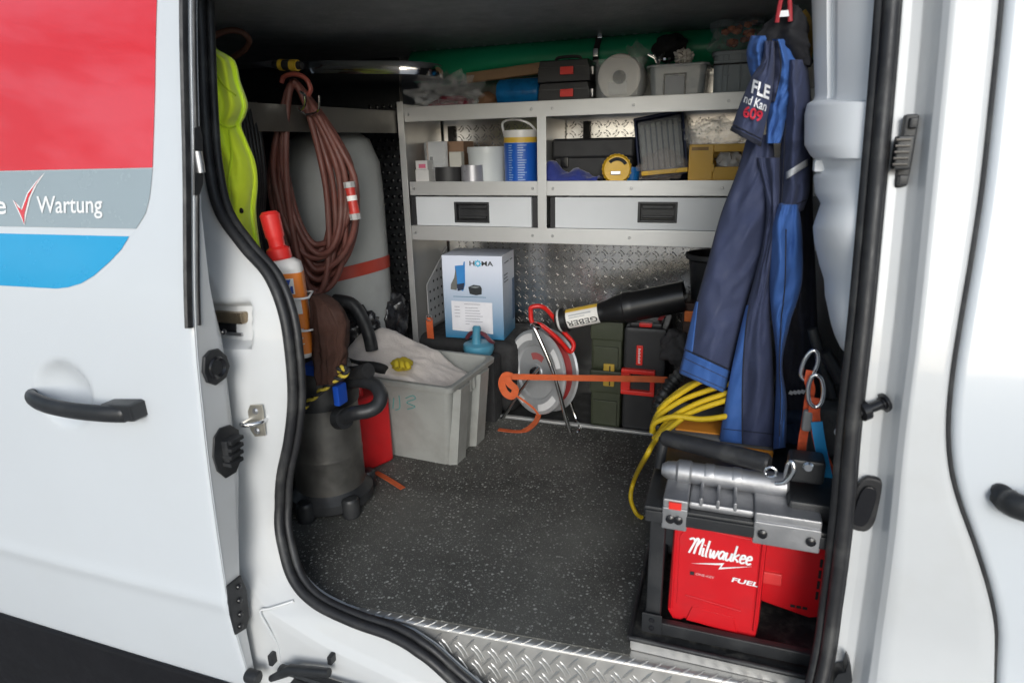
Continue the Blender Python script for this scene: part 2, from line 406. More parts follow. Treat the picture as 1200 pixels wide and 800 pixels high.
def inset(pts, k):
    c = [sum(p[0] for p in pts)/len(pts), sum(p[1] for p in pts)/len(pts)]
    o = []
    n = len(pts)
    for i, p in enumerate(pts):
        a = Vector(pts[i-1]); b = Vector(pts[(i+1) % n]); t = (b-a).normalized(); nrm = Vector((-t.y, t.x)); o.append((p[0]+nrm.x*k, p[1]+nrm.y*k))
    return o
decal('check_mark', dpx(inset(ck, 1.8)), VRED, .0038)
# outside handle: black bow and end cap over a dished recess
def dp(px, py, o): return US(px, py, lambda z: doorY(z)-o)
hp = [dp(42, 462, -.006), dp(37, 464, .012), dp(40, 468, .028), dp(56, 475, .038), dp(85, 481, .042), dp(115, 484, .040), dp(132, 485, .034), dp(150, 485, .024)]
hs_ = spline(hp, 6)
hr = [lerp(.015, .0185, min(1, k/14)) for k in range(len(hs_))]; hr[-1] = .010; hr[-2] = .0165
mesh_obj('door_handle', MB().tube(hs_, hr, n=14, flat=.75, up=(0, 1, 0)), BLK, door, ang=60)
a = dp(116, 483, .036); b = dp(154, 485, .036)
mesh_obj('handle_cap', MB().prism([(a.x, a.z-.019), (b.x-.004, b.z-.020), (b.x, b.z-.016), (b.x-.003, b.z+.015), (b.x-.012, b.z+.018), (a.x+.004, a.z+.017)], .042, basis((0, doorY(a.z)+.006, 0), (1, 0, 0), (0, 0, 1), (0, -1, 0)), b=.006), BLK, door)
c = dp(137, 486, .0365)
mesh_obj('key_cover', MB().lathe([(.0, .003), (.006, .003), (.007, 0)], 16, basis(c, (1, 0, 0), (0, 0, 1), (0, -1, 0))), BLKG, door)
# fittings on the leading edge (plane x = DX)
def epx(px, py): return U(px, py, 'x', DX)
def eplate(name, pts, d, mtl, b=.002, parent=door):
    q = [epx(*p) for p in pts]
    return mesh_obj(name, MB().prism([(v.y, v.z) for v in q], d, basis((DX, 0, 0), (0, 1, 0), (0, 0, 1), (1, 0, 0)), b=b), mtl, parent)
def oval(cx, cy, rx, ry, n=20, pw=2.6):
    o = []
    for k in range(n):
        a_ = 2*math.pi*k/n; c_, s_ = math.cos(a_), math.sin(a_)
        o.append((cx+rx*abs(c_)**(2/pw)*(1 if c_ > 0 else -1), cy+ry*abs(s_)**(2/pw)*(1 if s_ > 0 else -1)))
    return o
pl = eplate('latch_plate', [(226, 150), (233, 148), (236, 160), (237, 215), (233, 228), (226, 229)], .004, BLK)
q = epx(230, 190); mesh_obj('latch_roller', MB().lathe([(0, -.02), (.008, -.02), (.008, .02), (0, .02)], 14, T(DX+.008, q.y, q.z)), STEEL, pl)
pl = eplate('buffer_cup', [(236, 418), (243, 410), (253, 408), (262, 416), (266, 428), (262, 442), (250, 451), (240, 448), (235, 436)], .010, BLK, .004)
q = epx(250, 430); mesh_obj('buffer_hole', MB().lathe([(.024, 0), (.021, .003), (.014, -.003), (0, -.004)], 18, basis((DX+.0115, q.y, q.z), (0, 1, 0), (0, 0, 1), (1, 0, 0))), BLKG, pl)
pl = eplate('contact_plate', [(249, 512), (256, 501), (268, 497), (278, 503), (280, 520), (280, 540), (275, 553), (263, 560), (253, 552), (248, 535)], .006, BLK, .003)
for k in range(4):
    q0 = epx(261, 516+k*8.6); 
    mesh_obj('contact_rib', MB().box(DX+.006, DX+.03, q0.y-.008, q0.y+.03, q0.z-.0045, q0.z+.0045, .0015), BLK, pl)
q0 = epx(262, 529); mesh_obj('contact_block', MB().box(DX+.0055, DX+.022, q0.y-.01, q0.y+.018, q0.z-.03, q0.z+.03, .003), BLK, pl)
pl = eplate('lower_plate', [(264, 686), (280, 673), (287, 690), (290, 722), (287, 735), (274, 743), (268, 720)], .007, BLK, .003)
for (x, y) in ((277, 686), (278, 702), (279, 718), (279, 732)):
    q = epx(x, y); mesh_obj('bolt', MB().lathe([(.0, .004), (.006, .003), (.0075, 0)], 12, basis((DX+.008, q.y, q.z), (0, 1, 0), (0, 0, 1), (1, 0, 0))), BLKG, pl)
q = epx(262, 389); mesh_obj('screw_plug', MB().lathe([(.0, .004), (.005, .003), (.0065, 0)], 12, basis((DX+.001, q.y, q.z), (0, 1, 0), (0, 0, 1), (1, 0, 0))), BLKG, door)
q = epx(289, 790); mesh_obj('lower_roller', MB().lathe([(0, 0), (.014, 0), (.016, .004), (.016, .03), (.012, .034), (0, .034)], 18, basis((DX+.002, q.y, q.z), (0, 1, 0), (0, 0, 1), (1, 0, 0))), BLK, door)
# ---- door opening: one sweep round the seal
def sealY(z): return prof(z)+.04-.026*max(0, min(1, (.2-z)/.22))
sp_px = [(243, -130), (240, -50), (240, 0), (242, 60), (245, 130), (250, 190), (262, 245), (290, 287), (320, 322), (338, 367), (346, 420), (348, 470), (343, 515), (334, 560), (332, 605), (338, 645), (350, 678), (374, 703), (418, 724), (464, 740), (500, 762), (538, 795), (580, 828), (640, 860), (720, 890), (820, 905), (900, 890), (940, 850), (957, 800), (970, 730), (985, 610), (995, 490), (1010, 350), (1028, 150), (1040, 0), (1044, -80), (1046, -130)]
SP = spline([US(x, y, sealY) for (x, y) in sp_px], 9)
for p in SP: p.y = sealY(p.z)
NS = len(SP)
zb0 = min(p.z for p in SP)
def outdir(i):
    p = SP[i]; t = i/(NS-1)
    # left side points -x, bottom -z, right +x, with blends at the corners
    il, ir = 16*9, 27.5*9
    wl_ = 1/(1+math.exp((i-(il+22))/9)); wr_ = 1/(1+math.exp(-(i-(ir-4))/5.5))
    d = Vector((-wl_+wr_, 0, -(1-wl_)*(1-wr_))); return d.normalized(), wl_, wr_
GAP = [( -1.0, .50)]
gpx = [(1163, 880), (1166, 800), (1168, 740), (1160, 695), (1143, 640), (1125, 590), (1115, 550), (1112, 500), (1117, 440), (1128, 370), (1140, 300), (1152, 220), (1163, 120), (1175, 0), (1182, -100)]
GP = []
for (x, y) in gpx:
    p = US(x, y, prof); GP.append((p.z, p.x))
GP.sort()
GP = [(-.7, GP[0][1]+.03)]+GP+[(1.7, GP[-1][1]-.02)]
def gapX(z): return smooth(GP, z)
rows = []
for i in range(NS):
    d, wl_, wr_ = outdir(i); p = SP[i]
    # (outward distance, offset of y from the outer skin) for left jamb, sill, right pillar
    Lr = [(.0, .046), (.0, .044), (.0, .042), (.018, .034), (.03, .03), (.06, .02), (.10, .008), (.13, -.004), (.16, -.006), (.25, -.002), (.5, 0), (1.2, 0)]
    Br = [(.0, .046), (.0, .044), (.0, .042), (.018, .034), (.03, .03), (.055, .022), (.085, .012), (.10, .002), (.12, 0), (.16, 0), (.25, 0), (.4, 0)]
    gx = gapX(p.z)-p.x-.003
    Rr = [(.0, .046), (.0, .044), (.0, .042), (.018, .046), (.024, .05), (.036, .05), (.050, .047), (.060, .030), (.066, .010), (.074, 0), (max(.08, gx-.004), 0), (max(.084, gx), .006)]
    row = []
    for (a, b_, c_) in zip(Lr, Br, Rr):
        s = (1-wl_)*(1-wr_); tot = wl_*(1-wr_)+s+wr_*(1-wl_) or 1
        dist = (a[0]*wl_*(1-wr_)+b_[0]*s+c_[0]*wr_*(1-wl_))/tot; yo = (a[1]*wl_*(1-wr_)+b_[1]*s+c_[1]*wr_*(1-wl_))/tot
        q = p+d*dist; q.z = max(q.z, -.66); q.y = prof(q.z)+yo; row.append(q)
    rows.append(row)
PK0 = US(256, 353, lambda z: prof(z)+.03); PK1 = US(301, 403, lambda z: prof(z)+.03)
def densify(row, k=7):
    o = []
    for a_, c_ in zip(row, row[1:]):
        for j in range(k): o.append(a_.lerp(c_, j/k))
    o.append(row[-1]); return o
rows = [densify(r) for r in rows]
def sstep(a_, b_, x):
    t = max(0, min(1, (x-a_)/(b_-a_))); return t*t*(3-2*t)
for r in rows:
    for q in r:
        if q.x < -.5:
            k = sstep(PK0.x-.3, PK0.x-.29, q.x)*(1-sstep(PK1.x-.008, PK1.x+.004, q.x))*sstep(PK1.z-.006, PK1.z+.006, q.z)*(1-sstep(PK0.z-.006, PK0.z+.006, q.z))
            q.y += .035*k
NR = len(rows[0])
bm_ = MB().grid(lambda u, v: rows[round(v*(NS-1))][round(u*(NR-1))], NR-1, NS-1)
BODY_BVH = BVHTree.FromPolygons([v.copy() for v in bm_.v], bm_.f)
body = mesh_obj('body_side', bm_, WHITE_IN, van, ang=60)
# seal: flange, bulb and inner lip
s1 = MB().tube([p+Vector((0, -.010, 0))+outdir(i)[0]*.004 for i, p in enumerate(SP)], .0118, n=12)
seal = mesh_obj('door_seal', s1, RUB, van, ang=60)
mesh_obj('seal_lip', MB().tube([p+Vector((0, .006, 0))-outdir(i)[0]*.008 for i, p in enumerate(SP)], .0095, n=10), RUB, seal, ang=60)
mesh_obj('seal_flange', MB().tube([p+Vector((0, -.003, 0))+outdir(i)[0]*.014 for i, p in enumerate(SP)], .006, n=8), RUB, seal, ang=60)
# skin of the van above and beyond (closes the box)
SHELL = mat('van_shell_grey', (.10, .105, .105), .7, var=(5, .2))
top = MB().grid(lambda u, v: Vector((lerp(-3, 1.6, u), prof(lerp(1.33, 1.62, v)) + .002, lerp(1.33, 1.62, v))), 4, 6)
mesh_obj('roof_rail', top, WHITE, van)
# front door beyond the shut line
fd = MB()
zs2 = [-.66+.03*k for k in range(75)]
def fdoor(u, v):
    z = zs2[round(v*74)]; x0 = gapX(z)+.003; U_ = [0, .004, .008, .015, .06, .2, .5, 1.0]; x = x0+U_[round(u*7)]
    y = prof(z)+(.012 if round(u*7) == 0 else .004 if round(u*7) == 1 else 0); return Vector((x, y-.001, z))
fdo = mesh_obj('front_door', fd.grid(fdoor, 7, 74), WHITE, van, ang=60)
gpv = MB().tube([(gapX(z), prof(z)+.009, z) for z in zs2], .0048, n=8)
mesh_obj('shut_line_seal', gpv, RUB, fdo)
p = US(1192, 580, prof)
mesh_obj('door_handle', MB().tube(spline([(p.x-.018, p.y+.004, p.z), (p.x-.012, p.y-.03, p.z-.002), (p.x+.05, p.y-.044, p.z-.004), (p.x+.15, p.y-.04, p.z-.004)], 6), .020, n=14, flat=.7, up=(0, 1, 0)), BLK, fdo, ang=60)
# ================================================================== interior shell
YB = 1.32       # far side wall
ZC = 1.36       # ceiling
FLOORM = mat('dark_floor_board', (.03, .03, .03), .7)
# floor plate
mesh_obj('cargo_floor', MB().box(-2.4, .5, -.085, YB+.05, -.05, -.004), FLOORM, van)
CEIL = mat('dark_ceiling_lining', (.3, .31, .31), .5, var=(12, .2), bump=(90, .5))
ceil_ = mesh_obj('ceiling', MB().box(-2.4, .5, .08, YB+.05, ZC, ZC+.05), CEIL, van)
rv = raw_mesh('rivet', MB().lathe([(0, .004), (.005, .0035), (.008, 0)], 10, T(rx=180)), STEEL)
for k in range(22):
    x = XX(486+k*13.6, YB-.13, ZC)
    piece('rivet', rv, ceil_, T(x, YB-.13, ZC-.001))
# far wall, treads built on it
TREADW = MB().box(-2.4, .5, YB, YB+.04, -.05, ZC-.001)
wall = mesh_obj('far_wall', TREADW, ALUD, van)
def tread_unit(L=.028, W=.0072, H=.0046):
    vs = []; n = 6
    for j, (s, h) in enumerate(((1.0, 0), (.6, 1.0))):
        for k in range(n):
            a = 2*math.pi*k/n; vs.append((L*.5*s*math.cos(a), W*.5*s*math.sin(a), H*h))
    fs = [(k, (k+1) % n, n+(k+1) % n, n+k) for k in range(n)]+[tuple(range(n, 2*n))]
    return vs, fs
tv, tf = tread_unit()
tm = MB(); pitch = .033
for (X0, X1, Z0, Z1) in ((-1.10, -.02, .30, .70), (-1.10, -.02, .88, 1.14)):
    for i in range(int((X1-X0)/pitch)):
        for j in range(int((Z1-Z0)/pitch)):
            x = X0+i*pitch; z = Z0+j*pitch; a = 45 if (i+j) % 2 else -45
            for o in ((-.0052, 0, .0052) if False else (-.0052, .0052)):
                dx = o*math.cos(R(a+90)); dz = o*math.sin(R(a+90))
                tm.add(tv, tf, basis((x+dx, YB-.0004, z+dz), (math.cos(R(a)), 0, math.sin(R(a))), (-math.sin(R(a)), 0, math.cos(R(a))), (0, -1, 0)))
o = mesh_obj('tread_pattern', tm, ALUD, wall); o['kind'] = 'stuff'
DARKW = mat('dark_wall_lining', (.03, .032, .034), .5, var=(9, .2), bump=(70, .5))
mesh_obj('rear_partition', MB().box(-2.45, -2.40, .10, YB+.05, -.05, ZC+.05), DARKW, van)
mesh_obj('front_bulkhead', MB().box(.40, .45, .10, YB+.05, -.05, ZC+.05), DARKW, van)
# black perforated lining behind the left corner
lin = mesh_obj('corner_lining', MB().box(-2.39, XX(478, YB, .8), YB-.012, YB-.002, -.003, ZC-.002), DARKW, van)
st = raw_mesh('stud', MB().lathe([(0, .003), (.006, .002), (.009, 0)], 8), BLKG)
for i in range(5):
    for j in range(26):
        x = XX(440, YB, .8)+i*.032+(.016 if j % 2 else 0); piece('stud', st, lin, basis((x, YB-.0125, .35+j*.033), (1, 0, 0), (0, 0, 1), (0, -1, 0)))
# ================================================================== shelving unit
YF = .96
def shp(px, py): return U(px, py, 'y', YF)
XL = shp(474, 200).x; XR = .36
z_tt = (shp(480, 124).z+shp(870, 110).z)/2; z_tb = (shp(592, 136).z+shp(867, 130).z)/2
z_mt = (shp(481, 214.5).z+shp(854, 211).z)/2; z_mb = shp(560, 229).z
z_lt = (shp(485, 265.7).z+shp(640, 266.7).z)/2; z_lb = (shp(486, 282.5).z+shp(835, 288).z)/2
shelf = thing('shelving_unit', 'aluminium van shelving with three shelves and two drawers on the far wall', 'shelving', ((XL+XR)/2, YF+.17, 0))
def shelf_board(name, zt, zb, y0=YF):
    m = MB()
    m.box(XL+.014, XR, y0, y0+.003, zb, zt, .001)              # front lip
    m.box(XL+.014, XR, y0+.0005, y0+.014, zt-.002, zt+.0012, .0008)
    m.box(XL+.014, XR, y0+.003, YB-.015, zt-.013, zt-.010)     # board behind the lip
    m.box(XL+.014, XR, y0+.0005, y0+.02, zb-.001, zb+.0015, .0006)
    return mesh_obj(name, m, ALU, shelf)
shelf_board('shelf', z_tt, z_tb); shelf_board('shelf', z_mt, z_mb, YF+.006); shelf_board('shelf', z_lt, z_lb, YF-.002)
Z_TOP, Z_MID = z_tt-.0095, z_mt-.0095
# uprights
m = MB(); m.box(XL-.012, XL+.012, YF-.003, YF+.0, 0.0, z_tt+.02, .001); m.box(XL-.012, XL-.009, YF+.0005, YB-.015, .0, z_tt+.015)
mesh_obj('upright', m, ALU, shelf)
xm0, xm1 = shp(630, 200).x, shp(640.5, 200).x
m = MB(); m.box(xm0, xm1, YF-.004, YF-.001, z_lt-.001, z_tb+.001, .001); m.box(xm0+.002, xm0+.005, YF, YB-.015, z_lt, z_tb)
mesh_obj('upright', m, ALU, shelf)
# blind rivets on lips and uprights
rvs = raw_mesh('rivet', MB().lathe([(0, .0022), (.003, .002), (.0048, 0)], 10), STEEL)
for (zq, yq) in (((z_tt+z_tb)/2, YF), ((z_mt+z_mb)/2, YF+.006), ((z_lt+z_lb)/2, YF-.002)):
    for xq in (XL+.03, xm0-.02, xm1+.02, shp(740, 200).x, shp(848, 200).x): piece('rivet', rvs, shelf, basis((xq, yq-.0002, zq), (1, 0, 0), (0, 0, 1), (0, -1, 0)))
# drawers
DRW = mat('drawer_front_white', (.62, .64, .66), .38, .15, var=(5, .04))
DRK = mat('drawer_cavity', (.02, .02, .022), .5)
for (a0, a1, h0, h1) in ((488, 622.5, 533, 572.5), (650.5, 868, 748, 793)):
    x0, x1 = shp(a0, 248).x, shp(a1, 248).x; hx0, hx1 = shp(h0, 248).x, shp(h1, 248).x
    zh0, zh1 = shp((h0+h1)/2, 260.5).z, shp((h0+h1)/2, 237.5).z; zb_, zt_ = z_lt+.003, z_mb-.006
    m = MB(); yf = YF+.002; t = .012
    m.box(x0, hx0, yf, yf+t, zb_, zt_); m.box(hx1, x1, yf, yf+t, zb_, zt_)
    m.box(hx0, hx1, yf, yf+t, zb_, zh0); m.box(hx0, hx1, yf, yf+t, zh1, zt_)
    m.box(x0, x1, yf+t, YB-.02, zb_, zb_+.004); m.box(x0, x0+.004, yf+t, YB-.02, zb_, zt_-.01); m.box(x1-.004, x1, yf+t, YB-.02, zb_, zt_-.01)
    d = mesh_obj('drawer', m, DRW, shelf)
    g = MB(); g.box(hx0+.001, hx1-.001, yf+.02, yf+.024, zh0, zh1)
    e = .006
    for (a, b, c, dd) in ((hx0-.002, hx0+e, zh0-.002, zh1+.002), (hx1-e, hx1+.002, zh0-.002, zh1+.002), (hx0+e, hx1-e, zh0-.002, zh0+e), (hx0+e, hx1-e, zh1-e, zh1+.002)):
        g.box(a, b, yf-.003, yf+.021, c, dd, .0012)
    g.box(hx0+.012, hx1-.012, yf+.003, yf+.018, zh0+.012, zh0+.02, .002); g.box(hx0+.012, hx1-.012, yf+.010, yf+.02, zh1-.022, zh1-.010, .002)
    mesh_obj('drawer_pull', g, BLK, d)
    for (a, b) in ((a0-6.5, a0-.6), (a1+.6, min(a1+8, 876))):
        mesh_obj('drawer_runner', MB().box(shp(a, 248).x, shp(b, 248).x, yf+.008, yf+.25, zb_, zt_), DRK, shelf)
# floor tray edge
q0 = U(585, 489, 'z', 0.0); 
mesh_obj('floor_profile', MB().box(XL-.01, XR, YF-.006, YF+.012, .001, .016, .002), ALU, shelf)
# perforated bracket standing in the lower left corner
PERF = mat('pale_perforated_metal', (.6, .6, .6), .4, .6, var=(8, .08))
xb = XX(510, 1.1, .5)
br = MB(); poly = [(YF+.06, .33), (YF+.26, .33), (YF+.26, .62), (YF+.06, .50)]
br.prism(poly, .004, basis((xb, 0, 0), (0, 1, 0), (0, 0, 1), (1, 0, 0)))
bro = mesh_obj('perforated_bracket', br, PERF, shelf)
hol = raw_mesh('hole', MB().lathe([(0, .0004), (.006, .0004)], 10), mat('hole_dark', (.01, .01, .01), .8))
for i in range(5):
    for j in range(7):
        y = YF+.08+i*.035; z = .36+j*.036
        if z < .49+(y-YF-.06)*.58: piece('hole', hol, bro, basis((xb+.0045, y, z), (0, 1, 0), (0, 0, 1), (1, 0, 0)))
# ================================================================== fittings round the opening
jY = lambda z: prof(z)+.024
def bhit(px, py, fy):
    h = BODY_BVH.ray_cast(CAM, ray(px, py).normalized())
    return h[0] if h[0] is not None and h[0].x < 5 else US(px, py, fy)
def jp(px, py, o=0): p = bhit(px, py, jY).copy(); p.y -= o; return p
# latch in the pocket of the rear pillar
BRZ = mat('latch_bronze', (.45, .36, .25), .3, .9, var=(20, .2))
p = jp(274, 372); lat = mesh_obj('pillar_latch', MB().box(p.x-.05, p.x+.032, p.y-.012, p.y+.03, p.z-.012, p.z+.014, .005), BRZ, body)
p = jp(272, 385); mesh_obj('latch_bar', MB().box(p.x-.05, p.x+.012, p.y-.002, p.y+.02, p.z-.016, p.z+.016, .003), BLKG, lat)
p = jp(276, 391); mesh_obj('latch_plate', MB().box(p.x-.05, p.x+.02, p.y-.004, p.y+.02, p.z-.004, p.z+.004, .001), STEEL, lat)
# striker
PLT = mat('striker_zinc', (.62, .58, .50), .35, .8, var=(15, .15))
def jplate(name, pts, d, mtl, parent, b=.0015, fy=jY, lift=0.0):
    q = [bhit(x, y, fy) for (x, y) in pts]; yy = sum(v.y for v in q)/len(q)
    return mesh_obj(name, MB().prism([(v.x, v.z) for v in q], d, basis((0, yy-lift, 0), (1, 0, 0), (0, 0, 1), (0, -1, 0)), b=b), mtl, parent)
sp = jplate('striker_plate', [(289, 483), (294, 474), (310, 472), (312, 480), (314, 508), (300, 511), (291, 502)], .006, PLT, body, lift=.0)
a = jp(291, 492, .006); b = jp(312, 491, .006)
mesh_obj('striker_loop', MB().tube(spline([a+Vector((0, .01, 0)), a+Vector((.002, -.018, 0)), a.lerp(b, .5)+Vector((0, -.024, 0)), b+Vector((-.002, -.014, 0)), b+Vector((0, .01, 0))], 6), .0052, n=10), CHR, sp)
for (x, y) in ((302, 480), (304, 503)):
    q = jp(x, y, .008); mesh_obj('bolt', MB().lathe([(0, .004), (.005, .004), (.008, 0)], 12, basis(q, (1, 0, 0), (0, 0, 1), (0, -1, 0))), STEEL, sp)
# pressed panel joint low on the pillar, lower door track
mesh_obj('panel_joint', MB().tube(spline([jp(345, 703, .002), jp(318, 711, .004), jp(307, 714, .006), jp(316, 735, .004), jp(325, 755, .0), jp(328, 775, .0)], 6), .0035, n=8), WHITE_IN, body)
tr = MB(); 
p0, p1 = jp(335, 775, .02), jp(470, 812, .03)
tr.tube([p0, p0.lerp(p1, .3), p0.lerp(p1, .6), p1], .012, n=8, flat=.7, up=(0, 0, 1))
track = mesh_obj('lower_track', tr, BLK, van)
for (x, y, w_, h_) in ((322, 768, .012, .03), (391, 768, .012, .022)):
    q = jp(x, y, .01); mesh_obj('track_clip', MB().box(q.x-w_/2, q.x+w_/2, q.y-.008, q.y+.012, q.z-h_/2, q.z+h_/2, .003), BLK, track)
q = jp(345, 776, .03); mesh_obj('track_roller', MB().tube([jp(328, 783, .03), jp(352, 771, .035), jp(395, 776, .03)], [.008, .013, .01], n=10), BLK, track)
q = jp(366, 790, .035); mesh_obj('track_bracket', MB().box(q.x-.03, q.x+.035, q.y-.01, q.y+.015, q.z-.012, q.z+.008, .003), STEEL, track)
# front pillar fittings
rY = lambda z: prof(z)+.033
def rp_(px, py, o=0): p = bhit(px, py, rY).copy(); p.y -= o; return p
a = rp_(1059, 178)
cb = MB().box(a.x-.008, a.x+.012, a.y-.012, a.y+.004, a.z-.055, a.z+.055, .004)
cbo = mesh_obj('contact_housing', cb, BLK, body)
mesh_obj('contact_socket', MB().box(a.x-.018, a.x+.006, a.y-.035, a.y-.008, a.z-.026, a.z+.024, .004), BLK, cbo)
for k in range(5): mesh_obj('contact_rib', MB().box(a.x-.02, a.x+.0, a.y-.037, a.y-.03, a.z-.02+k*.009, a.z-.016+k*.009, .0005), BLKG, cbo)
mesh_obj('contact_foot', MB().box(a.x-.006, a.x+.008, a.y-.024, a.y-.009, a.z-.05, a.z-.034, .003), BLK, cbo)
mesh_obj('contact_head', MB().box(a.x-.002, a.x+.010, a.y-.02, a.y-.009, a.z+.034, a.z+.05, .003), BLK, cbo)
a = rp_(1038, 471); b = rp_(1006, 478)
d = Vector((b.x-a.x, -.018, b.z-a.z))
pin = mesh_obj('guide_pin', MB().tube([a+d*s for s in (0, .12, .13, .2, .22, .68, .70, .74, .98, 1.0)], [.016, .016, .011, .011, .0085, .0085, .012, .0165, .0165, .01], n=16), BLKG, body, ang=30)
q = a+d*1.005; mesh_obj('pin_tip', MB().lathe([(0, 0), (.006, 0), (.007, -.003)], 12, basis(q, (0, 1, 0), (0, 0, 1), (-1, 0, 0))), BLKM, pin)
a = rp_(1016, 589)
gr = MB(); gr.prism(oval(0, 0, .022, .052, 24, 3.2), .014, basis(a+Vector((0, .004, 0)), (1, 0, -.12), (.12, 0, 1), (-.25, -1, 0)), b=.005)
gro = mesh_obj('rubber_grommet', gr, RUB, body)
mesh_obj('grommet_insert', MB().prism(oval(-.002, 0, .013, .038, 20, 3), .004, basis(a+Vector((-.003, -.0125, 0)), (1, 0, -.12), (.12, 0, 1), (-.25, -1, 0)), b=.0015), BLKG, gro)
a = rp_(985, 778)
mesh_obj('lower_stop', MB().prism([(-.014, -.035), (.012, -.035), (.016, -.005), (.010, .025), (.004, .035), (.002, .01), (-.008, .004), (-.014, -.012)], .03, basis(a, (1, 0, 0), (0, 0, 1), (0, -1, 0)), b=.003), BLK, body)
# moulded white trim inside the front pillar
tl = [(-120, 951), (0, 951), (60, 953), (112, 955), (118, 953), (122, 946), (135, 943), (170, 943), (182, 950), (188, 957), (198, 960), (206, 953), (225, 955), (238, 963), (250, 959), (265, 954), (285, 955), (310, 960), (327, 966), (345, 968), (360, 973), (390, 982), (404, 988), (410, 994)]
def trimP(py, u):
    pl_ = interp(tl, py); zc_ = US(1000, py, lambda z: sealY(z)+.1).z
    yl = sealY(zc_)+.17; L_ = U(pl_, py, 'y', yl); yr = sealY(zc_)+.012
    R_p = U(interp([(-120, 1046), (0, 1038), (150, 1027), (350, 1010), (420, 1004)], py), py, 'y', yr)
    p = R_p.lerp(L_, u)
    # convex: swells towards the opening, with moulded steps
    bul = .035 if 118 < py < 186 else (.012 if py < 118 else .03+.01*math.sin(py*.055))
    k = math.sin(math.pi*min(1, u*1.0))**.6 if 0 < u < 1 else 0
    p += Vector((-.55, -.8, 0))*bul*k
    if py < 116 and .62 < u < .72: p += Vector((.3, .8, 0))*.014
    return p
pys = []
y = -120
while y <= 410: pys.append(y); y += 2.5
trm = MB().grid(lambda u, v: trimP(pys[round(v*(len(pys)-1))], u), 22, len(pys)-1)
trm.grid(lambda u, v: trimP(pys[round(v*(len(pys)-1))], 1)+Vector((.2*u, .05*u, 0)), 1, len(pys)-1)
trm.grid(lambda u, v: trimP(410, u).lerp(trimP(410, 1)+Vector((.15, .05, .0)), v), 22, 1)
pt = mesh_obj('pillar_trim', trm, TRIMW, van, ang=50)
q = trimP(193, .86); mesh_obj('trim_clip', MB().box(q.x-.012, q.x+.012, q.y-.012, q.y+.02, q.z-.012, q.z+.010, .003), TRIMW, pt)
# ---- sill tread plate and treads
E0 = U(380, 705, 'z', .004); E1 = U(735, 770, 'z', .004)
sl = (E1.y-E0.y)/(E1.x-E0.x)
def edgeY(x): return E1.y+sl*(x-E1.x)
xa, xb_ = -1.02, .30
pr = [(.03, .003), (0.0, .0035), (-.006, .003), (-.011, .0005), (-.0125, -.004), (-.024, -.26)]
def sill(u, v):
    x = lerp(xa, xb_, u); o_, z = pr[round(v*5)]; return Vector((x, edgeY(x)+o_, z))
sillo = mesh_obj('sill_plate', MB().grid(sill, 40, 5), ALUS, van, ang=50)
sv, sf = tread_unit(.044, .0068, .0018)
bar = raw_mesh('tread_bar', MB().add(sv, sf), ALUS)
ny = Vector((0, -.30, -.0315)).normalized()            # face normal: outwards
fn = Vector((0, -.999, .0449)); fz = Vector((0, .0449, .999))
for i in range(34):
    for j in range(8):
        x = xa+.06+i*.0375+(.0187 if j % 2 else 0); s = .02+j*.019
        y = edgeY(x)-.0125-.0115*s/.256; z = -.004-s
        if x > .28: continue
        an = R(-52) if j % 2 else R(52)
        e1 = Vector((math.cos(an), 0, 0))+fz*math.sin(an); e1 = e1.normalized(); e2 = fn.cross(e1)
        for o_ in ((-.0055, .0055) if j % 2 == 1 else (0,)):
            piece('tread_bar', bar, sillo, basis(Vector((x, y, z))+e2*o_+fn*.0002, e1, e2, fn))
for i in range(46):      # the bright ends that wrap over the nosing
    x = xa+.05+i*.027; 
    if x > .28: continue
    an = R(40); e1 = Vector((math.cos(an), math.sin(an), 0)); fn2 = Vector((0, -.35, .94)).normalized(); e1 = (e1-fn2*e1.dot(fn2)).normalized(); e2 = fn2.cross(e1)
    piece('tread_bar', bar, sillo, basis(Vector((x, edgeY(x)-.006, .0024)), e1*.7, e2*.8, fn2))
